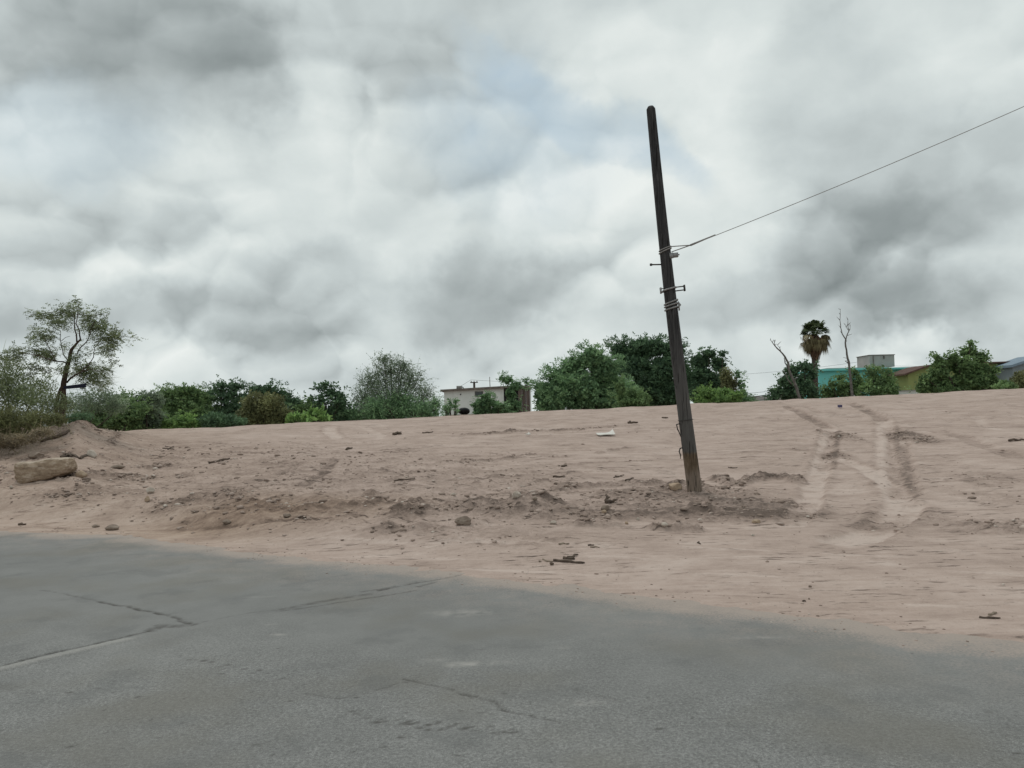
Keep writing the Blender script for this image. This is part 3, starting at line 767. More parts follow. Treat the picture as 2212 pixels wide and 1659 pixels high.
def boulder():
    out = [(-.50, .10), (-.485, .33), (-.40, .40), (-.15, .40), (.0, .45), (.12, .50), (.34, .51), (.44, .47), (.49, .30), (.50, .12), (.44, -.08), (.34, -.20), (.20, -.30), (.02, -.36), (-.14, -.40), (-.26, -.50), (-.40, -.46), (-.47, -.25)]
    P2 = []
    for a, c in zip(out, out[1:] + out[:1]):
        for q in range(5): P2.append((a[0] + (c[0] - a[0]) * q / 5, a[1] + (c[1] - a[1]) * q / 5))
    p = ghit(46, 482); k = p.y / FPX; w, h, d = 51 * k, 24 * k, .60; n = len(P2); K = 26; V = []; F = []
    for j in range(K + 1):
        v = -1 + 2 * j / K; sc = (1 - abs(v) ** 7) ** .40 if abs(v) < 1 else .02
        for x, z in P2:
            q = Vector((x * (.80 + .20 * sc) * w, v * d / 2 * (1 - .10 * (z + .5)), z * (.70 + .30 * sc) * h)) if abs(v) < 1 else Vector((x * .55 * w, v * d / 2, z * .45 * h))
            strata = .018 * mnoise.noise(Vector((q.x * 1.5, 3, q.z * 22))) + .045 * (abs(mnoise.noise(q * 3.2)) - .2) + .022 * mnoise.fractal(q * 13, .9, 2.1, 4)
            o = Vector((x, v * .35, z * .5)).normalized(); V.append(q + o * strata)
    for j in range(K):
        for i in range(n): F.append((j * n + i, j * n + (i + 1) % n, (j + 1) * n + (i + 1) % n, (j + 1) * n + i))
    F += [tuple(range(n - 1, -1, -1)), tuple(range(K * n, K * n + n))]
    me = bpy.data.meshes.new('boulder'); me.from_pydata([tuple(v) for v in V], [], F)
    bm = bmesh.new(); bm.from_mesh(me); bmesh.ops.recalc_face_normals(bm, faces=bm.faces); bm.to_mesh(me); bm.free()
    m, g, b = new_mat('banded_tan_rock'); Pp = pos(g)
    mp = g.n('ShaderNodeMapping'); g.nt.links.new(Pp, mp.inputs[0]); mp.inputs['Scale'].default_value = (2, 2, 9)
    n1 = g.noise(mp.outputs[0], 2.2, 7, .65); n2 = g.noise(Pp, 18, 6, .7)
    c = g.ramp(g.m('ADD', g.m('MULTIPLY', n1, .7), g.m('MULTIPLY', n2, .3)), [(.35, (.21, .15, .105)), (.5, (.35, .26, .185)), (.62, (.50, .40, .32))])
    sp = g.n('ShaderNodeSeparateXYZ'); nd = g.n('ShaderNodeNewGeometry'); g.nt.links.new(nd.outputs['Normal'], sp.inputs[0])
    c = g.mix(g.ss(sp.outputs[2], .55, .9, 0, .55), c, (.52, .45, .37)); g.nt.links.new(c, b.inputs['Base Color'])   # light on the top put into the colour: upward faces paler
    bump(g, b, g.m('ADD', n1, g.m('MULTIPLY', n2, .6)), .03, 1.)
    o = link_mesh('boulder', me, m, None, True); o.location = (p.x * (1 + d * .45 / p.y), p.y + d * .45, p.z + h * .41); o.rotation_euler = (0, 0, .05)
    tag(o, 'large long tan boulder with flat pale top on the left bank', 'boulder')
boulder()
stone('stone', 'pale flat tilted slab just behind the large tan boulder', 92, 454, 12, 7, M_stoneg, 5, group=G, flat_top=1, tilt=.4)
stone('stone', 'rounded tan stone at the right end of the large boulder', 81.5, 474.5, 12, 8, M_stone, 6, group=G)
stone('stone', 'pale squarish stone half buried on the left bank above a smaller stone', 150, 491, 9, 6.5, M_stoneg, 7, group=G)
stone('stone', 'small pale wedge stone just below the squarish stone on the left bank', 147, 499.5, 6, 6, M_stone, 8, group=G)
stone('rock', 'dark flat rock at the asphalt edge on the left', 112, 527.5, 15, 6, M_stoned, 9, group=G, cat='rock')
stone('stone', 'brown slab stone lying low on the bank right of the dark roadside rock', 227, 523, 9, 4.5, M_stoned, 10, group=G)
stone('stone', 'tiny white stone below left end of the large boulder', 11, 487.5, 4, 3.2, M_stoneg, 11, group=G)
stone('stone', 'small white stone on top of the left dirt heap', 83.5, 427, 4, 3, M_stoneg, 12, group=G)
stone('stone', 'wide white stone beneath the scrub on the left heap', 65, 425, 6, 3, M_stoneg, 13, group=G)
stone('stone', 'white stone in the brown scrub at far left', 7, 443.5, 5, 3.5, M_stoneg, 14, group=G)
stone('clod', 'big crumbly brown clod alone in the dirt left of the grey mound', 464, 521, 18, 9, M_stoned, 15, group=G, cat='dirt clod', rough_=.3)
stone('stone', 'round grey pitted stone above the grey mound', 516, 495.5, 10, 7.5, M_stoneg, 16, group=G, rough_=.22)
stone('stone', 'small brown stone right of the round grey stone', 535, 499.3, 5.5, 4, M_stoned, 17, group=G)
stone('stone', 'brown stone with a rounded stone leaning under it', 605, 508.5, 9, 6.5, M_stoned, 18, group=G)
stone('stone', 'small rounded pale stone in front of a brown stone', 604, 512, 5.5, 3.5, M_stone, 19, group=G)
stone('stone', 'tan wedge stone beside the foot of the pole', 675, 486.5, 15.5, 9.5, M_stone, 20, group=G, tilt=.15)
stone('stone', 'cracked pale stone on the right flank of the grey mound', 553.5, 522.5, 7, 4, M_stoneg, 21, group=G)
stone('stone', 'flat pale stone in the clod ridge below the pole', 665, 526, 7, 4.5, M_stoneg, 22, group=G)
stone('stone', 'small pale stone at the right end of the clod ridge', 626 + 0.6, 523, 4, 3, M_stone, 23, group=G)
stone('rock', 'knobbly tan rock on bare dirt right of the clod ridge', 756, 521.5, 9, 4, M_stone, 24, group=G, cat='rock', rough_=.3)
stone('stone', 'small stone on the packed dirt below the knobbly tan rock', 753, 535, 3.5, 2.5, M_stoneg, 25, group=G)
stone('stone', 'little grey stone on the bank left of the crumbly brown clod', 453.5, 494.5, 5.5, 3, M_stoneg, 26, group=G)
stone('stone', 'dark little lump on the sandy shoulder under the pole', 810, 586.5, 3.4, 2.4, M_stoned, 27, group=G)
stone('stone', 'black pebble on the sandy shoulder near the asphalt', 809, 599, 2.2, 1.8, M_stoned, 28, group=G)
stone('clod', 'broken brown clod on the reddish bank', 287, 516, 9, 4, M_stoned, 29, group=G, cat='dirt clod', rough_=.3)
stone('clod', 'low brown clod between the boulder and the field', 118, 467, 13, 4, M_stoned, 30, group=G, cat='dirt clod', rough_=.3)
stone('clod', 'brown lump just behind the large boulder', 36, 456.5, 16, 6, M_stoned, 32, group=G, cat='dirt clod', rough_=.25)
stone('clod', 'small brown clod on the asphalt edge left of the dark roadside rock', 96, 526, 8, 3, M_stoned, 33, group=G, cat='dirt clod', rough_=.3)
stone('stone', 'pale stone on the dark left edge of the pole mound', 638, 536 - 17, 3.2, 3.2, M_stoneg, 34, group=G)
stone('stone', 'lone brown stone low on the shoulder left of the long stick', 540, 561.5, 3.2, 2, M_stoned, 35, group=G)

# sticks
M_stick = simple('dry_wood', (.14, .105, .08), (.075, .055, .045), 20, .9, .004, stretch=(1, 1, 1))
M_stickp = simple('pale_dry_wood', (.33, .27, .21), (.2, .155, .12), 20, .9, .004)
def stick(name, label, segs, rad, mat=M_stick, cat='stick', lift=.0):
    g = Geo(); c0 = None
    for pts in segs:
        W_ = []
        for i, p in enumerate(pts):
            q = ghit(p[0], p[1]); up = p[2] if len(p) > 2 else 0
            q.z = float(ground_z(q.x, q.y)) + rad * .8 + up; W_.append(q)
        W2 = []
        for a, b in zip(W_[:-1], W_[1:]):
            for t in (0, .34, .67):
                q = a.lerp(b, t); q += Vector([random.uniform(-1, 1) * rad * .7 for _ in range(3)]) if t else Vector(); 
                q.z = max(q.z, float(ground_z(q.x, q.y)) + rad * .3); W2.append(q)
        W2.append(W_[-1])
        g.tube(W2, [rad, rad * 1.05, rad * .9, rad * .55], 6, .08)
        c0 = c0 or W_[0]
    o = g.build(name, mat); tag(o, label, cat, 'sticks and dead twigs on the dirt'); return o
def q3(*l): return [A3(*p) for p in l]
def q2(*l): return [A2(*p) for p in l]
def q1(*l): return [A1(*p) for p in l]
stick('stick', 'long thin dark stick lying at the sandy road edge', [q3((430, 1300), (560, 1310), (680, 1318))], .016)
stick('stick', 'forked dark stick just above the long stick at the road edge', [q3((510, 1280), (560, 1278), (625, 1254)), q3((510, 1280), (600, 1286))], .017)
stick('twig', 'thin curved pale twig at the left end of the long stick', [q3((345, 1285), (380, 1302), (430, 1303))], .008, M_stickp, 'twig')
stick('stick', 'short dark stub below the long stick at the road edge', [q3((403, 1330), (432, 1330))], .016)
stick('stick', 'pale stick on the lower dirt left of the two dark sticks', [q3((475, 1167), (556, 1161))], .012, M_stickp)
stick('stick', 'short dark stick above the thin brown one on the lower dirt', [q3((708, 1175), (758, 1176))], .010)
stick('stick', 'thin brown stick on the lower dirt above the forked stick', [q3((725, 1188), (802, 1192))], .008, M_stickp)
stick('branch', 'dark broken branch with an upright stub beside the brown stone', [q3((855, 835), (890, 830), (935, 818)), [A3(862, 832), A3(854, 826) + (.10,)]], .026, cat='branch')
stick('stick', 'slanting stick on the field midway between stone and pole', [q3((1010, 655), (1040, 645), (1075, 633))], .016)
stick('twig', 'crossed thin twigs on the field left of the slanting stick', [q3((915, 628), (960, 618), (998, 605)), q3((925, 612), (985, 620))], .010, cat='twig')
stick('stick', 'stubby dark stick high on the field above the grey mound', [q3((497, 540), (538, 535))], .026)
stick('stick', 'flat brown stick below the stubby dark stick', [q3((425, 623), (480, 624), (522, 618))], .018)
stick('branch', 'dark branch fragment near the crest left of the pole', [q3((1030, 190), (1060, 190), (1108, 186)), q3((1035, 188), (1052, 180))], .035, cat='branch')
stick('stick', 'small dark stick near the crest beside the pole', [q3((1305, 146), (1352, 148))], .03)
stick('stick', 'curved thin stick on the field right of the pole', [q3((1838, 545), (1870, 550), (1910, 547))], .012)
stick('twig', 'small dark twig cluster on the lower dirt under the pole', [q3((1588, 1152), (1615, 1165)), q3((1600, 1148), (1600, 1160))], .009, cat='twig')
stick('stick', 'long flat stick across the field above the crumbly brown clod', [q2((1160, 558), (1220, 546), (1330, 543))], .014)
stick('stick', 'short slanting dark stick near a faint tyre arc', [q2((777, 304), (822, 291))], .03)
stick('branch', 'dark curved bark piece high on the field', [q2((1155, 183), (1190, 174), (1216, 180))], .05, cat='branch')
stick('stick', 'thin stick near the crest right of the bark piece', [q2((1388, 168), (1440, 165), (1472, 158))], .022)
stick('stick', 'wavy brown stick on the field near the left bank', [q1((1680, 414), (1730, 400), (1790, 388), (1848, 376))], .024)
stick('twig', 'small pile of brown twigs on the field at left', [q1((1310, 292), (1400, 300)), q1((1330, 275), (1380, 285)), q1((1350, 300), (1400, 275))], .016, cat='twig')
stick('root', 'gnarled dark root lying behind the large boulder', [q1((490, 366), (530, 345), (590, 350), (640, 378), (700, 350)), q1((640, 378), (660, 365), (712, 345)), q1((500, 370), (545, 352), (580, 362))], .028, cat='root')
stick('branch', 'thick fallen branch at the edge of the scrub on the left heap', [q1((330, 238), (430, 215), (500, 190), (560, 155))], .05, cat='branch')
stick('stick', 'dark stick at the asphalt edge below the left bank', [q1((150, 908), (210, 906))], .02)
stick('stick', 'long dark stick on the right shoulder near the asphalt', [[A5(1850, 755), A5(1930, 758), A5(2022, 762)]], .010)
stick('stick', 'short pale stick just above the long one on the right shoulder', [[A5(1930, 735), A5(1990, 718)]], .010, M_stickp)
stick('stick', 'dark stick at the far right edge of the field', [[A4(2090, 438), A4(2150, 432), A4(2212, 430)]], .03)
stick('stick', 'thin straight stick pressed in the lower dirt near the pale patch', [[A5(425, 621), A5(452, 623)]], .007)

# litter
M_white = simple('dirty_white_card', (.72, .70, .66), (.55, .52, .47), 14, .7, 0)
M_purple = simple('faded_purple_plastic', (.10, .09, .17), (.07, .065, .13), 14, .6, 0)
def litter(name, label, cat, px, py, w, d, h, mat, rz=0, curl=0):
    p = ghit(px, py); bm = bmesh.new(); bmesh.ops.create_grid(bm, x_segments=6, y_segments=3, size=.5)
    for v in bm.verts:
        v.co = Vector((v.co.x * w, v.co.y * d, curl * max(0, v.co.x * 2) ** 3 * max(0, .5 + v.co.y) + .01 * mnoise.noise(v.co * 9)))
    r = bmesh.ops.extrude_face_region(bm, geom=bm.faces[:])
    for v in [e for e in r['geom'] if isinstance(e, bmesh.types.BMVert)]: v.co.z += h
    bmesh.ops.recalc_face_normals(bm, faces=bm.faces)
    me = bpy.data.meshes.new(name); bm.to_mesh(me); bm.free()
    o = link_mesh(name, me, mat); o.location = (p.x, p.y, p.z + .04); o.rotation_euler = (.10, -.03, rz); tag(o, label, cat)
litter('panel', 'white flat panel lying on the upper field with one corner curled up', 'panel', 605.5, 435.6, .50, .42, .02, M_white, .05, .09)
litter('paper_scrap', 'small white paper scrap on the upper field left of the white panel', 'litter', 528, 436, .11, .12, .03, M_white, .6, .04)
litter('box', 'small faded purple box on the upper field by the tyre tracks', 'box', 840, 408.6, .12, .10, .09, M_purple, .2, 0)

# ------------------------------------------------------------------ the pole
def pole():
    base = ghit(695, 491.5); Yp = base.y + .12
    b = at(694.8, 492, Yp); top = at(650.6, 106.5, Yp)
    b.z = float(ground_z(b.x, b.y)); axis = (top - b).normalized(); H = (top - b).length
    t = thing('utility_pole', 'dark weathered wooden pole leaning left, standing alone in the dirt', 'utility pole', tuple(b))
    R0, R1 = 14.6 / 2 * Yp / FPX, 9.0 / 2 * Yp / FPX
    u = axis.cross(Vector((0, 1, 0))).normalized() * -1; u = Vector((0, 1, 0)).cross(axis).normalized(); w = axis.cross(u)
    n, K = 40, 150; V = []; F = []
    for i in range(K + 1):
        s = i / K; z = -.35 + s * (H + .35)
        r = R0 + (R1 - R0) * max(z, 0) / H
        if z > H - .05: r *= math.sqrt(max(.5, 1 - ((z - H + .05) / .07) ** 2)) * (1 - .12 * (z - H + .05) / .05)
        for j in range(n):
            a = 2 * math.pi * j / n
            nv = mnoise.noise(Vector((math.cos(a) * 2.2, math.sin(a) * 2.2, z * .35))) * .05
            gr = -.022 * max(0, mnoise.noise(Vector((math.cos(a) * 9, math.sin(a) * 9, z * .5))) - .12) * 2
            rr = r * (1 + nv + gr)
            bow = .035 * math.sin(math.pi * max(z, 0) / H)
            V.append(b + axis * z + u * (rr * math.cos(a) - bow) + w * rr * math.sin(a))
    for i in range(K):
        for j in range(n):
            F.append((i * n + j, i * n + (j + 1) % n, (i + 1) * n + (j + 1) % n, (i + 1) * n + j))
    c = len(V)
    for j in range(n):
        a = 2 * math.pi * j / n
        V.append(b + axis * (H - .01 + .02 * mnoise.noise(Vector((math.cos(a) * 2, math.sin(a) * 2, 5)))) + u * R1 * .60 * math.cos(a) + w * R1 * .60 * math.sin(a))
    for j in range(n): F.append((K * n + j, K * n + (j + 1) % n, c + (j + 1) % n, c + j))
    c2 = len(V)
    for j in range(n):
        a = 2 * math.pi * j / n; V.append(b + axis * (H - .02) + u * .012 * math.cos(a) + w * .012 * math.sin(a))
    for j in range(n): F.append((c + j, c + (j + 1) % n, c2 + (j + 1) % n, c2 + j))
    hgt = [0] * len(V)
    V = np.array([list(v) for v in V]); ax = np.array(axis); hgt = (V - np.array(b)) @ ax
    m, g, bs = new_mat('weathered_pole_wood')
    h = attr(g, 'height'); P = pos(g)
    mp = g.n('ShaderNodeMapping'); g.nt.links.new(P, mp.inputs[0]); mp.inputs['Scale'].default_value = (1, 1, .045); mp.inputs['Rotation'].default_value = (0, math.radians(-5.5), 0)
    gr = g.noise(mp.outputs[0], 70, 6, .7); gr2 = g.noise(mp.outputs[0], 24, 4, .6); pt = g.noise(P, 6, 5, .6)
    dk = g.ramp(g.m('ADD', g.m('MULTIPLY', gr, .6), g.m('MULTIPLY', gr2, .4)), [(.35, (.014, .014, .015)), (.52, (.044, .042, .043)), (.7, (.12, .115, .112))])
    brn = g.ramp(g.m('ADD', g.m('MULTIPLY', gr, .6), g.m('MULTIPLY', pt, .4)), [(.35, (.06, .042, .028)), (.5, (.125, .088, .058)), (.7, (.24, .185, .135))])
    dust = g.mix(g.ss(gr, .3, .7), (.13, .10, .08), (.28, .22, .175))
    hn = g.m('ADD', h, g.m('MULTIPLY', g.m('SUBTRACT', g.noise(mp.outputs[0], 30, 3, .6), .5), .12))
    grey = g.mix(g.ss(h, 1.3, 2.8), g.mix(.48, dk, (.15, .14, .13)), dk)
    c_ = g.mix(g.ss(hn, .585, .65), brn, grey)
    c_ = g.mix(g.ss(hn, .22, .42), dust, c_)
    ck = g.noise(mp.outputs[0], 46, 2, .5); c_ = g.mix(g.ss(ck, .60, .66, 0, .85), c_, (.012, .01, .009))
    g.nt.links.new(c_, bs.inputs['Base Color']); bs.inputs['Roughness'].default_value = .85; bs.inputs['Specular IOR Level'].default_value = .2
    bump(g, bs, g.m('SUBTRACT', gr, g.m('MULTIPLY', g.ss(ck, .62, .72), .8)), .012, .9)
    me = np_mesh('shaft', V, F, {'height': hgt}); link_mesh('shaft', me, m, t, True)
    M_zinc = simple('dull_zinc', (.34, .34, .34), (.22, .215, .21), 30, .55, 0, metal=.6)
    M_wire = simple('old_cable', (.30, .285, .275), (.20, .19, .18), 30, .7, 0)
    M_iron = simple('dark_iron', (.06, .055, .05), (.035, .03, .028), 30, .7, 0)
    def R(z): return R0 + (R1 - R0) * z / H
    def P_(z, a, r): 
        bow = .035 * math.sin(math.pi * z / H)
        return b + axis * z + u * (math.cos(a) * r - bow) + w * math.sin(a) * r
    def zpix(py):     # height on the axis seen at image row py
        best = min(range(0, 801), key=lambda i: abs(row(b + axis * (H * i / 800)) - py)); return H * best / 800
    def row(p):
        q = CAMR.transposed() @ (p - Vector((0, 0, CAMH))); return 384 - q.y / -q.z * FPX
    def ring(z, tilt, rr, name, mat, ph=0, extra=0, k=26):
        g_ = Geo(); pts = []
        for i in range(k + 1):
            a = 2 * math.pi * i / k + ph
            pts.append(P_(z + tilt * math.cos(a) + extra * i / k, a, R(z) * 1.05 + rr * .6))
        g_.tube(pts, [rr] * len(pts), 6, .03, True); return g_.build(name, mat, t, True)
    # cable loop at the tie point, loose at right
    z1 = zpix(250.5); tie = P_(z1 + .05, 0, R(z1) + .33)
    ring(z1, .035, .011, 'cable_loop', M_wire); ring(z1 + .035, .03, .009, 'cable_loop', M_wire)
    g_ = Geo(); g_.tube([P_(z1 + .05, -.7, R(z1) + .01), tie], [.008, .009], 6); g_.tube([P_(z1 - .03, -.2, R(z1) + .01), tie], [.008, .009], 6)
    g_.tube([tie, tie + (at(1024, 106, Yp + .3) - tie).normalized() * .45], [.018, .020, .010], 6)
    g_.build('cable_tie', M_wire, t, True)
    z = zpix(256.3); g_ = Geo(); Mx = np.array([list(u), list(w), list(axis)]).T
    g_.box(P_(z, -.35, R(z) + .05), .11, .07, .07, Mx); g_.box(P_(z - .005, -.8, R(z) + .015), .06, .03, .09, Mx); g_.tube([P_(z, -.3, R(z)), P_(z, -.3, R(z) + .13)], [.012, .012], 6)
    g_.build('bracket', M_zinc, t)
    z = zpix(263); g_ = Geo(); g_.tube([P_(z - .01, math.pi, R(z) * .8), P_(z + .005, math.pi, R(z) + .15)], [.012, .012], 7); g_.tube([P_(z + .005, math.pi, R(z) + .145), P_(z + .006, math.pi, R(z) + .18)], [.022, .022], 8)
    g_.build('step_bolt', M_iron, t)
    z = zpix(289); ring(z, .02, .015, 'clamp_band', M_zinc); 
    for sgn, a in ((1, -.15), (-1, math.pi + .15)):
        g_ = Geo(); e = .16 if sgn > 0 else .07
        for dz in (-.03, .03):
            g_.tube([P_(z + dz - .01, a, R(z) * .7), P_(z + dz - .01, a, R(z) + e)], [.010, .010], 6)
            g_.tube([P_(z + dz - .01, a, R(z) + e - .03), P_(z + dz - .01, a, R(z) + e - .005)], [.018, .018], 6)
        g_.box(P_(z - .01, a, R(z) + e - .015), .02, .06, .10, Mx)
        g_.build('clamp_ear', M_iron if sgn > 0 else M_zinc, t)
    for k_, (py, tl) in enumerate(((302.3, .03), (305.3, .022), (308.6, .02))):
        ring(zpix(py), tl, .014, 'cable_wrap', M_zinc, extra=.01)
    z = zpix(306); g_ = Geo(); g_.tube([P_(z - .04, -.3, R(z) + .01), P_(z, -.2, R(z) + .05), P_(z + .05, -.35, R(z) + .02), P_(z + .01, -.5, R(z) + .03), P_(z - .09, -.3, R(z) + .02)], [.012] * 5, 6)
    g_.build('cable_knot', M_zinc, t, True)
    # loose iron straps low on the left side, thin band across the front
    z = zpix(420); ring(z, .0, .006, 'iron_band', M_iron)
    g_ = Geo(); g_.tube([P_(zpix(423), math.pi + .3, R(1) - .01), P_(zpix(423.5), math.pi + .25, R(1) + .055), P_(zpix(428), math.pi + .2, R(1) + .045), P_(zpix(430), math.pi + .2, R(1) + .03), P_(zpix(436), math.pi + .2, R(1) + .005)], [.013, .013, .011, .009, .006], 6)
    g_.build('loose_strap', M_iron, t)
    g_ = Geo(); g_.tube([P_(zpix(446.5), math.pi + .2, R(.8) - .01), P_(zpix(447), math.pi + .2, R(.8) + .04), P_(zpix(450), math.pi + .2, R(.8) + .065), P_(zpix(454), math.pi + .2, R(.8) + .05), P_(zpix(457.5), math.pi + .2, R(.8) + .06)], [.008, .014, .010, .011, .007], 6)
    g_.build('loose_strap', M_iron, t)
    # the overhead cable leaves to the right
    end = at(1100, 72.5, Yp - 1.0); a_ = tie; g_ = Geo(); pts = []
    for i in range(41):
        s = i / 40; p = a_.lerp(end, s); p.z -= .05 * 4 * s * (1 - s); pts.append(p)
    far = end + (end - a_) * 1.2; far.z -= .1; pts.append(far)
    g_.tube(pts, [.0055] * len(pts), 6)
    o = g_.build('overhead_cable', M_wire, None, True); tag(o, 'single thin overhead cable rising from the pole to the upper right', 'cable')
pole()

# ------------------------------------------------------------------ plants
M_bark = simple('grey_brown_bark', (.10, .08, .065), (.055, .043, .036), 14, .92, .01)
M_barkl = simple('bleached_dead_wood', (.19, .175, .16), (.09, .082, .076), 12, .92, .01)
M_barkr = simple('reddish_bark', (.085, .055, .04), (.045, .03, .025), 14, .92, .01)
L_mid = leaf_mat('leaf_mid_green', (0.090, 0.150, 0.067), (0.219, 0.329, 0.139))
L_fresh = leaf_mat('leaf_fresh_green', (0.103, 0.176, 0.062), (0.255, 0.406, 0.131))
L_blue = leaf_mat('leaf_blue_green', (0.090, 0.165, 0.090), (0.255, 0.406, 0.204))
L_dark = leaf_mat('leaf_dark_green', (0.047, 0.092, 0.056), (0.139, 0.230, 0.124))
L_olive = leaf_mat('leaf_olive', (0.103, 0.110, 0.052), (0.219, 0.230, 0.109))
L_grey = leaf_mat('leaf_grey_green', (0.109, 0.147, 0.099), (0.262, 0.329, 0.226))
L_brown = leaf_mat('dry_brown_twigs', (0.124, 0.099, 0.066), (0.277, 0.230, 0.153))
L_sparse = leaf_mat('leaf_dusty_green', (0.096, 0.122, 0.062), (0.226, 0.268, 0.139))

def unit(v): return v / (np.linalg.norm(v, axis=-1, keepdims=True) + 1e-9)
def sprigs(G_, P, D, L, K, ll, lw, droop=.25, shade=None, fold=.6):
    """compound leaves: P start points, D directions, K leaflets a side-alternating along a drooping midrib"""
    N = len(P)
    if N == 0: return
    up = np.array([0, 0, 1.]); side = unit(np.cross(D, up + rng.normal(size=(N, 3)) * .35)); nrm = unit(np.cross(side, D))
    Ls = L * rng.uniform(.6, 1.25, N); shade = rng.uniform(0, 1, N) if shade is None else shade
    for k in range(K):
        t = (k + 1) / K; sg = 1 if k % 2 == 0 else -1
        base = P + D * (Ls * t)[:, None] + up * (-droop * Ls * t * t)[:, None]
        ld = unit(D * fold + side * sg * (1. if k < K - 1 else .2) + rng.normal(size=(N, 3)) * .28 - up * .12)
        wd = unit(np.cross(ld, nrm + rng.normal(size=(N, 3)) * .45))
        l = (ll * rng.uniform(.7, 1.25, N) * (1 - .35 * abs(t - .45)))[:, None]; w_ = (lw * rng.uniform(.7, 1.2, N))[:, None]
        a = base; b = base + ld * l * .5 + wd * w_ * .5; c = base + ld * l; d = base + ld * l * .5 - wd * w_ * .5
        V = np.stack([a, b, c, d], 1).reshape(-1, 3)
        G_.add(V, np.arange(N * 4).reshape(-1, 4), np.repeat(np.clip(shade + rng.normal(size=N) * .12, 0, 1), 4))
def leaves(G_, P, size, elong=2.2, shade=None, D=None):
    N = len(P)
    d = unit(rng.normal(size=(N, 3)) if D is None else D + rng.normal(size=(N, 3)) * .45); w = unit(np.cross(d, rng.normal(size=(N, 3))))
    l = (size * rng.uniform(.6, 1.4, N))[:, None]; ww = l / elong
    V = np.stack([P - d * l * .5, P + w * ww * .5, P + d * l * .5, P - w * ww * .5], 1).reshape(-1, 3)
    sh = rng.uniform(0, 1, N) if shade is None else shade
    G_.add(V, np.arange(N * 4).reshape(-1, 4), np.repeat(np.clip(sh, 0, 1), 4))
def strokes(G_, P, D, L, w, seg=4, droop=.5, curve=.25):
    """thin twigs as narrow flat ribbons that bend down"""
    N = len(P); Ls = (L * rng.uniform(.5, 1.3, N))[:, None]
    side = unit(np.cross(D, rng.normal(size=(N, 3)))); bend = rng.normal(size=(N, 3)) * curve
    prev = P; sh = rng.uniform(0, 1, N)
    for k in range(1, seg + 1):
        t = k / seg; cur = P + D * Ls * t + bend * Ls * t * t - np.array([0, 0, 1.]) * droop * Ls * t * t
        w0 = w * (1 - (k - 1) / seg * .8); w1 = w * (1 - t * .8)
        V = np.stack([prev - side * w0 / 2, prev + side * w0 / 2, cur + side * w1 / 2, cur - side * w1 / 2], 1).reshape(-1, 3)
        G_.add(V, np.arange(N * 4).reshape(-1, 4), np.repeat(sh, 4)); prev = cur
    return prev

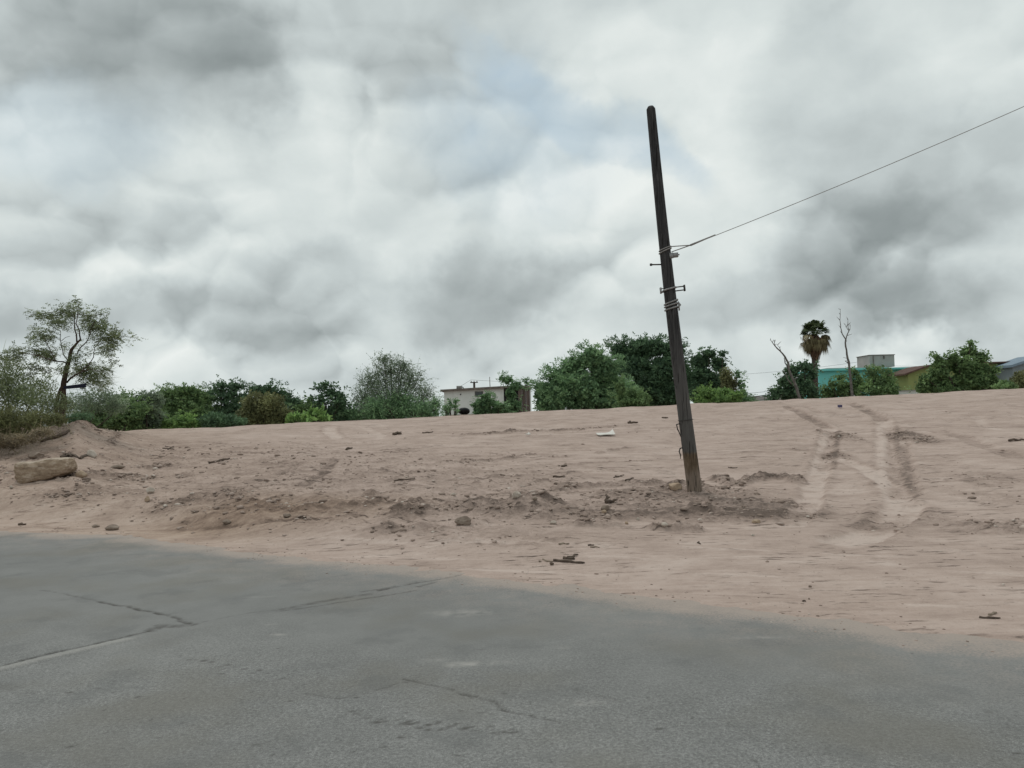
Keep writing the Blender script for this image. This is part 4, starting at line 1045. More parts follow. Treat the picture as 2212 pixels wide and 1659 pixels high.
def plant(name, label, cat, Y, lobes, mat, style='pinnate', dens=1., group=None, bark=M_bark, stem=True, trunk_r=.10,
          base_px=None, limbs=None, leaf=1., stems=1, frame=None, clump=.33, depth=.9, skirt=True):
    """lobes: (cx, cy, rx, ry[, dY]) pixels at distance Y; becomes round masses with the same depth"""
    fr = frame or (lambda x, y: (x, y)); k0 = Y / FPX
    xs_ = [l[0] for l in lobes]; bx = base_px if base_px is not None else sum(xs_) / len(xs_)
    bp = at(bx, 400, Y); bp.z = float(ground_z(bp.x, bp.y))
    t = thing(name, label, cat, tuple(bp), group)
    G_ = Geo(); T = Geo(); nT = 0
    if Y > 30 and skirt:
        for l in list(lobes):
            rp = float(np.interp(l[0], [130, 278, 463, 671, 903, 1024], [430, 424.5, 415, 404.6, 393.5, 388.5]))
            if rp - 20 < l[1] + l[3] < rp + 1: lobes = lobes + [(l[0] + random.uniform(-3, 3), (l[1] + l[3] * .3 + rp + 3) / 2, l[2] * .85, max(4, (rp + 4 - l[1] - l[3] * .3) / 2))]
    for l in lobes:
        dY = l[4] if len(l) > 4 else random.uniform(-.4, .4)
        k = (Y + dY) / FPX; c = np.array(at(l[0], l[1], Y + dY)); rx_, ry_ = l[2] * k, l[3] * k
        rd = (rx_ + ry_) / 2 * depth; R3 = np.array([rx_, rd, ry_])
        area = math.pi * rx_ * ry_
        if style in ('pinnate', 'broad'):
            nc = max(5, int(area * 5.5 * dens ** .5)); u = unit(rng.normal(size=(nc, 3))); u[:, 2] = np.abs(u[:, 2]) * np.where(rng.uniform(size=nc) < .78, 1, -1)
            cc = c + u * R3 * rng.uniform(.45, .98, nc)[:, None]
            pxa = math.pi * l[2] * l[3]; per = max(4, int(pxa * .17 * dens / nc)); cr = clump * min(1., math.sqrt(area))
            ci = np.repeat(np.arange(nc), per)
            P = cc[ci] + rng.normal(size=(len(ci), 3)) * cr * .55 * np.array([1, 1, .75])
            out = unit((P - c) / R3); D = unit(out + rng.normal(size=out.shape) * .55 + (0, 0, .25))
            cs = rng.uniform(0.1, .9, nc)[ci]
            zin = np.clip(np.linalg.norm((P - c) / R3, axis=1), 0, 1.2)
            sh = np.clip(.55 * cs + .45 * rng.uniform(size=len(ci)), 0, 1)
            if style == 'pinnate': sprigs(G_, P, D, .32 * leaf, 7, .165 * leaf, .062 * leaf, .3, sh)
            else: sprigs(G_, P, D, .16 * leaf, 4, .15 * leaf, .085 * leaf, .2, sh, .4)
            # inner foliage
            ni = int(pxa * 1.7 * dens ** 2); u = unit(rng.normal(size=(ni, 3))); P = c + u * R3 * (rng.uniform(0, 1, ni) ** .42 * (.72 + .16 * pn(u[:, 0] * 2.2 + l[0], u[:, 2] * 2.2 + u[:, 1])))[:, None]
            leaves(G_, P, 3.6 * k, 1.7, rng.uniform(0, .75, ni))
            if stem:
                for q in cc[::7]:
                    m_ = (np.array(c) * .6 + np.array(bp) * .1 + q * .3); m_[2] = c[2] - ry_ * .4
                    T.tube([c - (0, 0, ry_ * .7), m_, q], [.014, .006], 5, cap=False); nT += 1
        elif style == 'wispy':
            pxa = math.pi * l[2] * l[3]; n = int(pxa * .42 * dens); u = unit(rng.normal(size=(n, 3))); rr_ = rng.uniform(.15, .95, n) ** .7
            P = c + u * R3 * rr_[:, None]; out = unit((P - c) / R3)
            D = unit(out * .8 + rng.normal(size=(n, 3)) * .55 + (0, 0, .25))
            tip = strokes(G_, P, D, .50 * leaf, .016, 4, .45)
            for q in (.35, .6, .85):
                Pm = P + (tip - P) * q; leaves(G_, Pm + rng.normal(size=Pm.shape) * .03, .10 * leaf, 3.5)
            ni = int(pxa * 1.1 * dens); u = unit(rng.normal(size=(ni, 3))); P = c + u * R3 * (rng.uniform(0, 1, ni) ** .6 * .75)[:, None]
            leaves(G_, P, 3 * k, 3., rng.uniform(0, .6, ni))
            nb = 5
            for i in range(nb):
                q = c + unit(rng.normal(size=3) + (0, 0, .5)) * R3 * .85; m_ = (np.array(bp) + q) / 2 + (0, 0, .25)
                T.tube([np.array(bp), m_, q], [.04, .02, .006], 5, cap=False); nT += 1
        elif style == 'twiggy':
            pxa = math.pi * l[2] * l[3]; n = int(pxa * .20 * dens); u = unit(rng.normal(size=(n, 3))); P = c + u * R3 * (rng.uniform(.1, 1, n))[:, None]
            D = unit(unit((P - c) / R3) * .7 + rng.normal(size=(n, 3)) * .7 + (0, 0, .4))
            tip = strokes(G_, P, D, .34 * leaf, .014, 3, .25)
            ni = int(pxa * (2.6 if Y < 26 else 1.6) * dens ** 1.3); u = unit(rng.normal(size=(ni, 3))); P = c + u * R3 * (rng.uniform(0, 1, ni) ** .42 * (.95 + .28 * pn(u[:, 0] * 2.6 + l[0], u[:, 2] * 2.6 + u[:, 1])))[:, None]
            leaves(G_, P, (2.2 if Y < 26 else 3.0) * k * leaf, 2.2, np.clip(.5 + .9 * fbm(P[:, 0] * 1.6, P[:, 2] * 1.6, 2, .5, 3) + rng.normal(size=ni) * .16, 0, 1))
        elif style == 'bigleaf':
            nc = max(6, int(area * 14 * dens)); u = unit(rng.normal(size=(nc, 3))); cc = c + u * R3 * rng.uniform(.3, 1., nc)[:, None]
            ci = np.repeat(np.arange(nc), 12); P = cc[ci] + rng.normal(size=(len(ci), 3)) * .06
            leaves(G_, P, .26 * leaf, 2.6, None, unit(P - cc[ci] - (0, 0, .05)) )
            for q in cc[::2]: T.tube([np.array(bp) * .4 + c * .6 - (0, 0, ry_ * .5), q], [.02, .008], 5, cap=False); nT += 1
        # a limb from the foot to this mass
        if stem:
            foot = np.array(bp) + rng.normal(size=3) * (.12, .12, 0) * (stems > 1)
            m_ = foot * .45 + c * .55 + rng.normal(size=3) * .12
            T.tube([foot, foot * .75 + m_ * .25 + rng.normal(size=3) * .04, m_, c], [trunk_r * .6, trunk_r * .5, trunk_r * .3, trunk_r * .12], 7, .05, cap=False); nT += 1
    G_.build('crown', mat, t)
    if nT: T.build('trunk', bark, t, True)
    return t

def Z1(x, y): return (x * .0904, 287.5 + y * .0904)
def zl(f, k, *l): return [(*f(a, b), c * k, d * k, *e) for a, b, c, d, *e in l]
# --- the open tree on the left heap
def open_tree():
    Y = 21.6
    def p(x, y, dy=0): return at(*Z1(x, y), Y + dy)
    b = p(672, 1440); b.z = float(ground_z(b.x, b.y)) - .05
    t = thing('tree', 'open crooked tree with thin airy crown on the left dirt heap', 'tree', tuple(b))
    T = Geo()
    def limb(pts, rad, n=8):
        Q = [p(*q) if not isinstance(q, Vector) else q for q in pts]
        # soften with midpoints
        W_ = [Q[0]]
        for a, c in zip(Q[:-1], Q[1:]):
            L = (c - a).length; W_ += [a.lerp(c, .5) + Vector([random.uniform(-1, 1) * L * .05 for _ in range(3)]), c]
        T.tube(W_, [r_ * .72 for r_ in rad], n, .05)
    limb([b, (690, 1300), (700, 1150), (705, 1050), (735, 900), (770, 790), (790, 690), (830, 640), (890, 575)], [.11, .10, .085, .06, .035])
    limb([b + Vector((-.12, .1, 0)), (620, 1300, .1), (650, 1180, .05), (700, 1080)], [.07, .065, .06])
    limb([b + Vector((.06, -.1, 0)), (715, 1350, -.1), (730, 1250, -.1), (700, 1200)], [.07, .06, .03])
    limb([(850, 600), (845, 520, .1), (825, 450, .1), (825, 360, .2), (815, 260, .2)], [.03, .022, .012], 6)
    limb([(890, 575), (880, 480, -.2), (840, 400, -.3), (860, 300, -.3), (870, 210, -.2)], [.028, .02, .01], 6)
    limb([(850, 740), (870, 690), (930, 630, -.2), (980, 560, -.3), (1000, 480, -.4), (1050, 380, -.4)], [.025, .02, .01], 6)
    limb([(745, 800), (700, 740, .2), (680, 660, .3), (665, 560, .3), (670, 480, .3), (560, 420, .4)], [.022, .016, .008], 6)
    limb([(680, 590, .3), (720, 555, .3), (775, 540, .4)], [.014, .007], 5)
    limb([(745, 850), (700, 820, -.2), (620, 815, -.4), (500, 780, -.5), (350, 740, -.5), (200, 700, -.4)], [.03, .022, .008], 6)
    limb([(620, 815, -.4), (560, 700, -.5), (480, 540, -.6)], [.018, .008], 5)
    limb([(740, 1050), (830, 970, -.3), (900, 930, -.4), (1000, 900, -.5), (1150, 930, -.5)], [.035, .024, .008], 6)
    limb([(900, 930, -.4), (980, 860, -.2), (1035, 770, 0), (1050, 660, .1), (1130, 560, .2), (1280, 500, .2)], [.02, .015, .007], 6)
    limb([(1050, 660, .1), (1180, 600, 0), (1400, 540, 0)], [.012, .006], 5)
    limb([(820, 300, .2), (650, 270, .2), (450, 290, .1), (330, 300, .1)], [.014, .006], 5)
    limb([(850, 300, -.2), (1000, 320, -.3), (1140, 290, -.3)], [.012, .005], 5)
    T.build('trunk', M_barkr, t, True)
    G_ = Geo(); k = .0904 * Y / FPX
    lob = [(350, 300, 70, 28, 1.), (480, 290, 110, 40, 1.2), (720, 260, 150, 62, 1.6), (850, 200, 45, 45, 1.4), (590, 370, 130, 55, 1.0), (690, 400, 110, 50, .8),
           (950, 300, 90, 55, 1.0), (1120, 310, 55, 60, 1.), (1030, 400, 90, 90, 1.6), (1120, 440, 80, 70, 1.2), (910, 420, 60, 50, .7),
           (450, 490, 110, 60, 1.0), (560, 560, 110, 50, 1.0), (380, 580, 80, 50, .9), (1200, 560, 130, 75, 1.2), (1270, 480, 70, 60, .8), (1440, 545, 60, 25, 1.), (1360, 540, 50, 35, .6),
           (1180, 660, 130, 75, .9), (1050, 590, 80, 60, 1.0), (430, 720, 140, 80, 1.0), (570, 780, 90, 90, 1.1), (200, 720, 130, 70, .9), (120, 780, 90, 80, 1.),
           (850, 790, 70, 60, 1.0), (730, 610, 40, 35, .6), (720, 660, 40, 20, .6), (960, 720, 130, 50, .5), (970, 930, 110, 75, 1.9), (1050, 1010, 110, 60, 1.2), (860, 930, 110, 70, .7), (1120, 1090, 90, 40, .7),
           (1210, 870, 100, 60, .5), (650, 900, 90, 60, .6), (300, 900, 180, 90, .45), (480, 900, 110, 70, .5), (940, 1060, 80, 30, 1.)]
    for x, y, a, c, dn in lob:
        dy = random.uniform(-.6, .6); cen = np.array(p(x, y, dy)); rx_, rz_ = a * k, c * k; ar = math.pi * rx_ * rz_
        n = max(10, int(ar * 620 * dn)); nc = max(4, n // 12)
        cc = cen + unit(rng.normal(size=(nc, 3))) * np.array([rx_, (rx_ + rz_) / 2, rz_]) * rng.uniform(.2, 1, nc)[:, None]
        ci = rng.integers(0, nc, n); P = cc[ci] + rng.normal(size=(n, 3)) * .07
        D = unit(rng.normal(size=(n, 3)) * (1, 1, .45) + (P - cen) * 1.2)
        sprigs(G_, P, D, .16, 8, .070, .026, .22)
    # fine wisps at lower right
    n = 420; P = np.array([p(random.uniform(950, 1200), random.uniform(860, 1120), random.uniform(-.4, .4)) for _ in range(n)])
    D = unit(np.stack([rng.uniform(.4, 1, n), rng.normal(size=n) * .5, rng.normal(size=n) * .35], 1))
    strokes(G_, P, D, .30, .010, 4, .05)
    G_.build('crown', L_sparse, t)
    # dark blue board caught across the trunk
    g = Geo(); a, c = p(705, 1108, -.25), p(950, 1083, -.25); ax = (c - a); L = ax.length; axn = ax.normalized()
    Mx = np.array([list(axn), [0, 1, 0], list(axn.cross(Vector((0, 1, 0))) * -1)]).T
    bm = bmesh.new(); bmesh.ops.create_cube(bm, size=1); bmesh.ops.bevel(bm, geom=bm.edges[:], offset=.12, segments=2, affect='EDGES', profile=.6)
    for v in bm.verts: v.co = Vector((v.co.x * L, v.co.y * .045, v.co.z * .095 * (1 + .35 * v.co.x)))
    me = bpy.data.meshes.new('board'); bm.to_mesh(me); bm.free()
    o = link_mesh('board', me, simple('dark_blue_plastic', (.018, .020, .045), (.012, .013, .03), 9, .6, 0))
    o.matrix_world = Matrix.Translation((a + c) / 2) @ Matrix([list(r) for r in Mx]).to_4x4(); tag(o, 'dark blue board resting across the forks of the open tree', 'board')
open_tree()

HG = 'bushes and trees beyond the dirt crest'
plant('bush', 'airy olive bush at the far left edge of the picture', 'bush', 20.0, [(-8, 372, 26, 26), (8, 380, 20, 22), (22, 392, 24, 18), (42, 388, 16, 16), (-5, 400, 30, 22), (30, 402, 26, 16), (60, 404, 16, 12)], L_sparse, 'twiggy', .50, HG, trunk_r=.05)
plant('bush', 'dense olive brown scrub growing over the left heap under the open tree', 'bush', 19.0, [(-10, 420, 28, 16), (14, 422, 24, 14), (38, 420, 20, 9), (56, 420, 12, 7), (-5, 434, 22, 10)], L_olive, 'twiggy', 1.3, HG, stem=False)
plant('dry_scrub', 'brown dry weeds at the bottom left of the heap', 'weeds', 18.0, [(-12, 440, 22, 9), (8, 443, 16, 7), (24, 439, 18, 6), (42, 433, 14, 5)], L_brown, 'twiggy', .9, None, stem=False)
plant('bush', 'grey wispy bush behind the open tree trunk', 'bush', 24.5, [(78, 406, 22, 16), (100, 400, 20, 15), (56, 408, 18, 13), (116, 404, 15, 12)], L_grey, 'twiggy', .62, HG, trunk_r=.04)
plant('bush', 'low dark thorn bush on top of the left heap right of the open tree', 'bush', 22.5, [(70, 419, 10, 5), (82, 417, 12, 5)], L_dark, 'twiggy', 1.1, HG, trunk_r=.03)
plant('bush', 'bright green bush just right of the left dirt heap', 'bush', 32, [(95, 414, 20, 13), (120, 405, 17, 15), (132, 414, 17, 15), (108, 422, 18, 9)], L_mid, 'pinnate', 1.1, HG, leaf=.8)
plant('bush', 'dull grey green bush between the bright bush and the first dark tree', 'bush', 33, [(146, 403, 13, 13), (156, 400, 9, 10), (152, 416, 14, 14)], L_grey, 'twiggy', 1.2, HG)
plant('tree', 'mid green tree with a flat thin top, leftmost of the row beyond the crest', 'tree', 37, [(166, 396, 16, 9), (186, 392, 18, 8), (178, 404, 28, 13), (202, 400, 14, 12), (172, 418, 28, 13), (200, 414, 14, 12)], L_mid, 'pinnate', .9, HG, leaf=.8)
plant('bush', 'low fresh green bush in front of the mid green flat topped tree', 'bush', 33, [(168, 424, 15, 7), (186, 423, 18, 8), (202, 424, 9, 8)], L_fresh, 'pinnate', 1.1, HG, leaf=.7)
plant('tree', 'dark loose tree with airy layered top, taller of two side by side', 'tree', 38, [(222, 387, 14, 7), (236, 387, 12, 7), (212, 396, 12, 8), (228, 398, 22, 10), (222, 412, 22, 13), (244, 406, 18, 18)], L_dark, 'pinnate', .62, HG, leaf=.85)
plant('tree', 'dark loose tree with a crest falling away to the right', 'tree', 39, [(257, 390, 12, 7), (270, 391, 13, 9), (283, 397, 12, 9), (295, 403, 10, 8), (272, 408, 22, 16), (298, 415, 16, 9)], L_dark, 'pinnate', .75, HG, leaf=.85)
plant('bush', 'rounded brown and olive bush in front of the two dark loose trees', 'bush', 33.5, [(256, 404, 16, 13), (270, 404, 16, 13), (250, 416, 18, 10), (280, 415, 14, 10)], L_olive, 'twiggy', 1.25, HG, trunk_r=.04)
plant('bush', 'dark low bush at the crest under the two loose trees', 'bush', 32.5, [(213, 420, 14, 9), (230, 421, 12, 8), (240, 422, 9, 5)], L_dark, 'twiggy', 1.3, HG)
plant('plant', 'small bright plant with long arching leaves at the crest', 'plant', 32.8, [(303, 414, 11, 6), (314, 413, 10, 7), (322, 415, 8, 6), (293, 418, 8, 5)], L_fresh, 'bigleaf', 1.2, HG, leaf=1.1)
plant('bush', 'low green bush topped by one upright shoot between the dark trees', 'bush', 36, [(303, 408, 10, 6), (309, 403, 3, 6), (318, 412, 14, 8), (330, 416, 12, 7)], L_mid, 'broad', 1., HG)
plant('tree', 'sparse dark tree with scattered large leaves left of the wispy tree', 'tree', 36, [(331, 393, 9, 7), (323, 399, 8, 7), (337, 402, 12, 9), (318, 404, 5, 4), (319, 388, 3, 3), (330, 386, 3, 2.5), (341, 397, 6, 8), (336, 412, 15, 8), (346, 414, 14, 8)], L_dark, 'broad', .55, HG, leaf=1.25)
plant('tree', 'broad wispy grey green tree with drooping thin twigs', 'tree', 37, [(390, 372, 22, 17, 0), (372, 384, 20, 16, 0), (410, 381, 20, 16, 0), (364, 398, 18, 14, .3), (424, 397, 16, 15, .3), (393, 396, 30, 20, -.5), (380, 410, 28, 11, -.3), (412, 410, 24, 11, 0), (384, 360, 12, 8), (404, 366, 12, 9)], L_grey, 'wispy', .55, HG, trunk_r=.09)
plant('shrub', 'dark green lower foliage clump inside the wispy tree foot', 'shrub', 35.8, [(378, 407, 18, 12), (400, 404, 20, 14), (424, 409, 14, 9), (355, 414, 15, 6), (436, 405, 7, 9)], L_blue, 'wispy', 1.1, HG)
plant('shrub', 'small spiky green shrub at the left corner of the white building', 'shrub', 40, [(450, 405, 6.5, 6), (446, 409, 6, 5), (456, 402, 3, 5)], L_blue, 'bigleaf', 1.4, HG, leaf=.7)
plant('shrub', 'feathery green shrub before the wall of the white building', 'shrub', 42, [(485, 402, 12, 6.5), (477, 405, 8, 4.5), (494, 404, 8, 5), (486, 396, 7, 4), (500, 406, 9, 4)], L_blue, 'pinnate', 1.0, HG, leaf=.7)
plant('tree', 'slim tree with an airy top before the right end of the white building', 'tree', 43, [(508, 380, 8, 5), (502, 379, 4, 5), (516, 386, 9, 6), (526, 383, 3, 3), (511, 394, 8, 9), (514, 405, 11, 7)], L_blue, 'pinnate', .75, HG, leaf=.75)
plant('tree', 'large feathery light green tree left of the pole', 'tree', 38, [(545, 392, 15, 14), (560, 379, 16, 14), (575, 368, 16, 14), (592, 358, 17, 14), (604, 370, 20, 18), (580, 388, 28, 18), (612, 388, 20, 18), (552, 403, 20, 7), (600, 402, 28, 6), (625, 394, 12, 12)], L_blue, 'pinnate', 1.0, HG, trunk_r=.16)
plant('tree', 'tall dark green tree directly behind the pole', 'tree', 42, [(622, 352, 16, 13), (640, 350, 17, 13), (655, 348, 18, 12), (673, 352, 15, 14), (634, 368, 24, 18), (664, 370, 24, 18), (682, 374, 11, 18), (650, 390, 36, 17), (680, 393, 18, 13), (664, 400, 26, 8), (640, 402, 20, 7), (656, 403, 16, 6), (672, 401, 14, 7)], L_dark, 'pinnate', 1.0, HG, trunk_r=.16, leaf=1.1)
plant('bush', 'fresh green bush low at the crest before the dark green tree', 'bush', 35.5, [(634, 396, 10, 10), (645, 399, 9, 7), (628, 402, 14, 4), (620, 388, 7, 9)], L_mid, 'pinnate', 1.1, HG, leaf=.7)
plant('tree', 'dark green tree with an uneven top just right of the pole', 'tree', 43, [(700, 362, 14, 10), (709, 354, 9, 6), (718, 364, 9, 9), (702, 378, 20, 14), (718, 382, 14, 10), (723, 355, 2.5, 3)], L_dark, 'broad', 1.1, HG, trunk_r=.12)
plant('bush', 'yellowish bush behind the bright bush right of the pole', 'bush', 40, [(726, 375, 7, 9), (730, 384, 8, 9)], L_olive, 'twiggy', 1.3, HG)
plant('bush', 'bright fresh green bush at the crest right of the pole', 'bush', 36, [(708, 394, 12, 7), (722, 393, 14, 7), (736, 396, 9, 6), (700, 398, 8, 5)], L_fresh, 'pinnate', 1.3, HG, leaf=.75)
plant('tree', 'thin airy tree at the right end of the pole thicket', 'tree', 40, [(737, 375, 5, 5), (741, 384, 6, 6), (743, 393, 7, 5), (748, 399, 7, 2.5)], L_blue, 'pinnate', .6, HG, leaf=.7)
def Z5(x, y): return (737.5 + x * .0848, 300 + y * .0848)
plant('tree', 'dark broadleaf tree behind the leaning bare trunk', 'tree', 42, zl(Z5, .0848, (640, 850, 130, 110), (800, 790, 130, 90), (880, 880, 80, 80), (560, 960, 130, 90), (760, 960, 180, 130), (460, 1080, 120, 70), (650, 1100, 200, 70), (880, 1080, 110, 80)), L_dark, 'broad', .75, HG, trunk_r=.1)
plant('tree', 'green tree in front of the middle of the turquoise house', 'tree', 44, zl(Z5, .0848, (1230, 925, 90, 60), (1380, 870, 90, 70), (1120, 1000, 90, 70), (1030, 1070, 70, 50), (1250, 1020, 150, 90), (1420, 960, 90, 90), (1080, 1090, 110, 50)), L_mid, 'broad', .62, HG)
plant('tree', 'darker round tree in front of the grey roof tank box', 'tree', 43, zl(Z5, .0848, (1600, 830, 130, 80), (1750, 860, 110, 80), (1650, 950, 170, 110), (1800, 950, 90, 70), (1640, 1070, 160, 60), (1830, 1040, 90, 60), (1480, 1040, 80, 60)), L_mid, 'twiggy', .72, HG, leaf=1.1)
def Z6(x, y): return (862.5 + x * .073, 325 + y * .073)
plant('tree', 'large dense green tree in front of the lime green house', 'tree', 41, zl(Z6, .073, (1450, 380, 150, 100), (1620, 450, 130, 100), (1250, 460, 120, 90), (1070, 530, 130, 90), (1350, 560, 240, 150), (1050, 660, 190, 110), (1600, 620, 200, 130), (860, 740, 130, 80), (1150, 800, 320, 110), (1550, 800, 280, 110), (1820, 620, 70, 60), (1480, 265, 40, 40), (1010, 440, 60, 40)), L_mid, 'broad', 1.15, HG, trunk_r=.15)
plant('bush', 'light olive bush at the far right before the blue roofed house', 'bush', 38, zl(Z6, .073, (2170, 690, 100, 70), (2120, 760, 110, 80), (2230, 780, 130, 90)), L_olive, 'twiggy', 1.2, HG)
plant('bush', 'small dark green bush between the dense tree and the far right bush', 'bush', 37, zl(Z6, .073, (1950, 800, 90, 55), (1850, 840, 90, 35), (2020, 830, 100, 40)), L_mid, 'twiggy', 1.4, HG)

def bare_tree(label, Y, limbs, base):
    b = at(*Z5(*base), Y); g0 = float(ground_z(b.x, b.y)); b2 = Vector((b.x + .05, b.y, g0 - .1))
    t = thing('dead_tree', label, 'dead tree', tuple(b2), 'leafless trees before the houses'); T = Geo()
    for i, (pts, rad) in enumerate(limbs):
        Q = [at(*Z5(x, y), Y + .2 * math.sin(i * 2.1) * (j > 0)) for j, (x, y) in enumerate(pts)]
        if i == 0: Q = [b2] + Q
        W_ = [Q[0]]
        for a, c in zip(Q[:-1], Q[1:]):
            L = (c - a).length; W_ += [a.lerp(c, .5) + Vector([random.uniform(-1, 1) * L * .035 for _ in range(3)]), c]
        T.tube(W_, [r_ * .72 for r_ in rad], 7, .08)
        for a in W_[2::2]:
            if random.random() < .8:
                d = Vector((random.uniform(-1, 1), random.uniform(-.6, .6), random.uniform(.1, 1))).normalized() * random.uniform(.08, .28)
                T.tube([a, a + d], [.018, .006], 5)
    T.build('trunk', M_barkl, t, True)
bare_tree('leaning leafless dead tree with a pale forked trunk at the crest', 38, [
    ([(735, 1165), (700, 1040), (650, 930), (605, 820), (600, 740), (560, 670), (500, 600), (440, 540), (410, 500), (388, 470)], [.10, .095, .08, .06, .035, .015]),
    ([(600, 800), (560, 740), (548, 680)], [.05, .02]), ([(640, 990), (600, 950), (575, 900), (560, 850)], [.05, .03, .02]),
    ([(510, 605), (495, 560), (470, 530)], [.025, .01]), ([(440, 540), (435, 500), (430, 480)], [.025, .01]), ([(665, 980), (690, 930), (700, 900)], [.03, .012])], (735, 1180))
bare_tree('tall slender leafless dead tree with a forked top beside the palm', 40, [
    ([(1350, 1100), (1330, 900), (1318, 790), (1300, 690), (1285, 590), (1272, 500), (1275, 462), (1235, 400), (1218, 330), (1208, 240), (1212, 170), (1213, 110)], [.11, .09, .075, .06, .045, .03, .02, .01]),
    ([(1275, 500), (1290, 420), (1312, 370), (1302, 300), (1303, 235)], [.045, .03, .012]), ([(1300, 390), (1325, 350), (1328, 310)], [.022, .012]),
    ([(1302, 350), (1280, 320), (1270, 290)], [.018, .01]), ([(1305, 745), (1270, 720)], [.04, .02])], (1360, 1150))

def palm():
    Y = 50; k = Y / FPX
    cen = at(*Z5(910, 400), Y); b = at(*Z5(908, 760), Y); gz = float(ground_z(b.x, b.y))
    t = thing('palm_tree', 'tall fan palm with green top and a brown skirt of dead fronds', 'palm tree', (b.x, b.y, gz))
    T = Geo(); T.tube([(b.x, b.y, gz), (b.x, b.y, (gz + b.z) / 2), tuple(b), tuple(cen)], [.24, .20, .18, .17], 10, .04); T.build('trunk', M_bark, t, True)
    def fans(name, N, mat, elev, L, bl, z_off, drop=0, spread=1.):
        G_ = Geo()
        for i in range(N):
            az = random.uniform(0, 6.283); el = random.uniform(*elev); zo = random.uniform(*z_off)
            d = Vector((math.cos(az) * math.cos(el), math.sin(az) * math.cos(el), math.sin(el)))
            o = cen + Vector((math.cos(az) * .12, math.sin(az) * .12, zo)); Lp = L * random.uniform(.8, 1.15)
            h = o + d * Lp; h.z -= .12 * Lp
            side = d.cross(Vector((0, 0, 1))).normalized(); nr = side.cross(d).normalized()
            G_.add([o - side * .015, o + side * .015, h + side * .012, h - side * .012], [(0, 1, 2, 3)], random.random())
            sh = random.random()
            for q in range(15):
                a = (q - 7) / 7 * 1.35 * spread; l = bl * (1 - .25 * abs(a)) * random.uniform(.85, 1.1)
                dd = (d * math.cos(a) + side * math.sin(a)).normalized(); ws = dd.cross(nr).normalized() * .035
                m_ = h + dd * l * .6 + nr * .03; e = h + dd * l - Vector((0, 0, l * (.35 + drop)))
                G_.add([h, m_ + ws, e, m_ - ws], [(0, 1, 2, 3)], min(1, max(0, sh + random.uniform(-.2, .2))))
        G_.build(name, mat, t)
    fans('green_fronds', 64, leaf_mat('palm_green', (.035, .052, .022), (.11, .15, .065)), (-.1, 1.35), .42, .50, (.0, .28))
    fans('yellowing_fronds', 46, leaf_mat('palm_yellowing', (.09, .075, .035), (.20, .17, .09)), (-1.15, -.1), .50, .52, (-.35, .1), .45)
    G_ = Geo()
    for i in range(700):                       # the skirt of dead leaves hangs round the trunk, narrowing downward
        az = random.uniform(0, 6.283); s = random.random() ** .8
        z0 = cen.z - .1 - s * 1.35; r = (.56 * (1 - s) ** 1.1 + .20) * random.uniform(.7, 1.25); wv = .05
        o = Vector((cen.x + math.cos(az) * r, cen.y + math.sin(az) * r, z0)); l = random.uniform(.25, .55)
        tz = Vector((-math.cos(az) * .28 + random.uniform(-.12, .12), -math.sin(az) * .28 + random.uniform(-.12, .12), -1)).normalized(); sd_ = Vector((-math.sin(az), math.cos(az), random.uniform(-.3, .3))).normalized() * wv
        G_.add([o - sd_ * .4, o + sd_, o + tz * l * 1.0, o + tz * l * .5 - sd_], [(0, 1, 2, 3)], random.random())
    G_.build('dead_frond_skirt', leaf_mat('palm_dead', (.075, .045, .028), (.20, .135, .09)), t)
palm()

# ------------------------------------------------------------------ buildings beyond the crest
def wall_mat(name, c1, c2, c3):
    m, g, b = new_mat(name); P = pos(g)
    mp = g.n('ShaderNodeMapping'); g.nt.links.new(P, mp.inputs[0]); mp.inputs['Scale'].default_value = (1, 1, .25)
    n = g.noise(mp.outputs[0], 3.2, 6, .65); n2 = g.noise(P, 1.1, 5, .6)
    c = g.mix(g.ss(n2, .3, .7), c1, c2); c = g.mix(g.ss(n, .55, .78, 0, .6), c, c3)
    g.nt.links.new(c, b.inputs['Base Color']); b.inputs['Roughness'].default_value = .9; bump(g, b, n, .01, .5); return m
M_ww = wall_mat('white_limewash', (.70, .72, .69), (.62, .64, .61), (.38, .37, .34))
M_conc = wall_mat('grey_render', (.40, .39, .37), (.33, .325, .31), (.22, .21, .20))
M_turq = wall_mat('turquoise_paint', (.18, .56, .52), (.15, .49, .46), (.19, .42, .39))
M_lime = wall_mat('lime_green_paint', (.27, .31, .12), (.23, .27, .10), (.20, .21, .11))
M_bg = wall_mat('blue_grey_paint', (.24, .28, .30), (.21, .25, .27), (.16, .18, .19))
M_slab = simple('grimy_roof_slab', (.22, .19, .165), (.11, .095, .085), 5, .9, .01)
M_rust = simple('rusty_sheet', (.15, .115, .10), (.075, .06, .052), 4, .85, .01, stretch=(6, 6, .5))
M_redr = simple('red_brown_roof_edge', (.13, .075, .06), (.09, .055, .045), 5, .85, 0)
M_blur = simple('blue_sheet_roof', (.22, .29, .35), (.16, .22, .28), 5, .6, 0)
M_blk = simple('dark_opening', (.02, .022, .024), (.012, .013, .014), 5, .5, 0)
M_glass = simple('dull_window_glass', (.05, .06, .062), (.03, .035, .038), 3, .15, 0, spec=.5)
M_met = simple('dull_metal_box', (.42, .42, .40), (.33, .33, .32), 10, .5, 0, metal=.2)

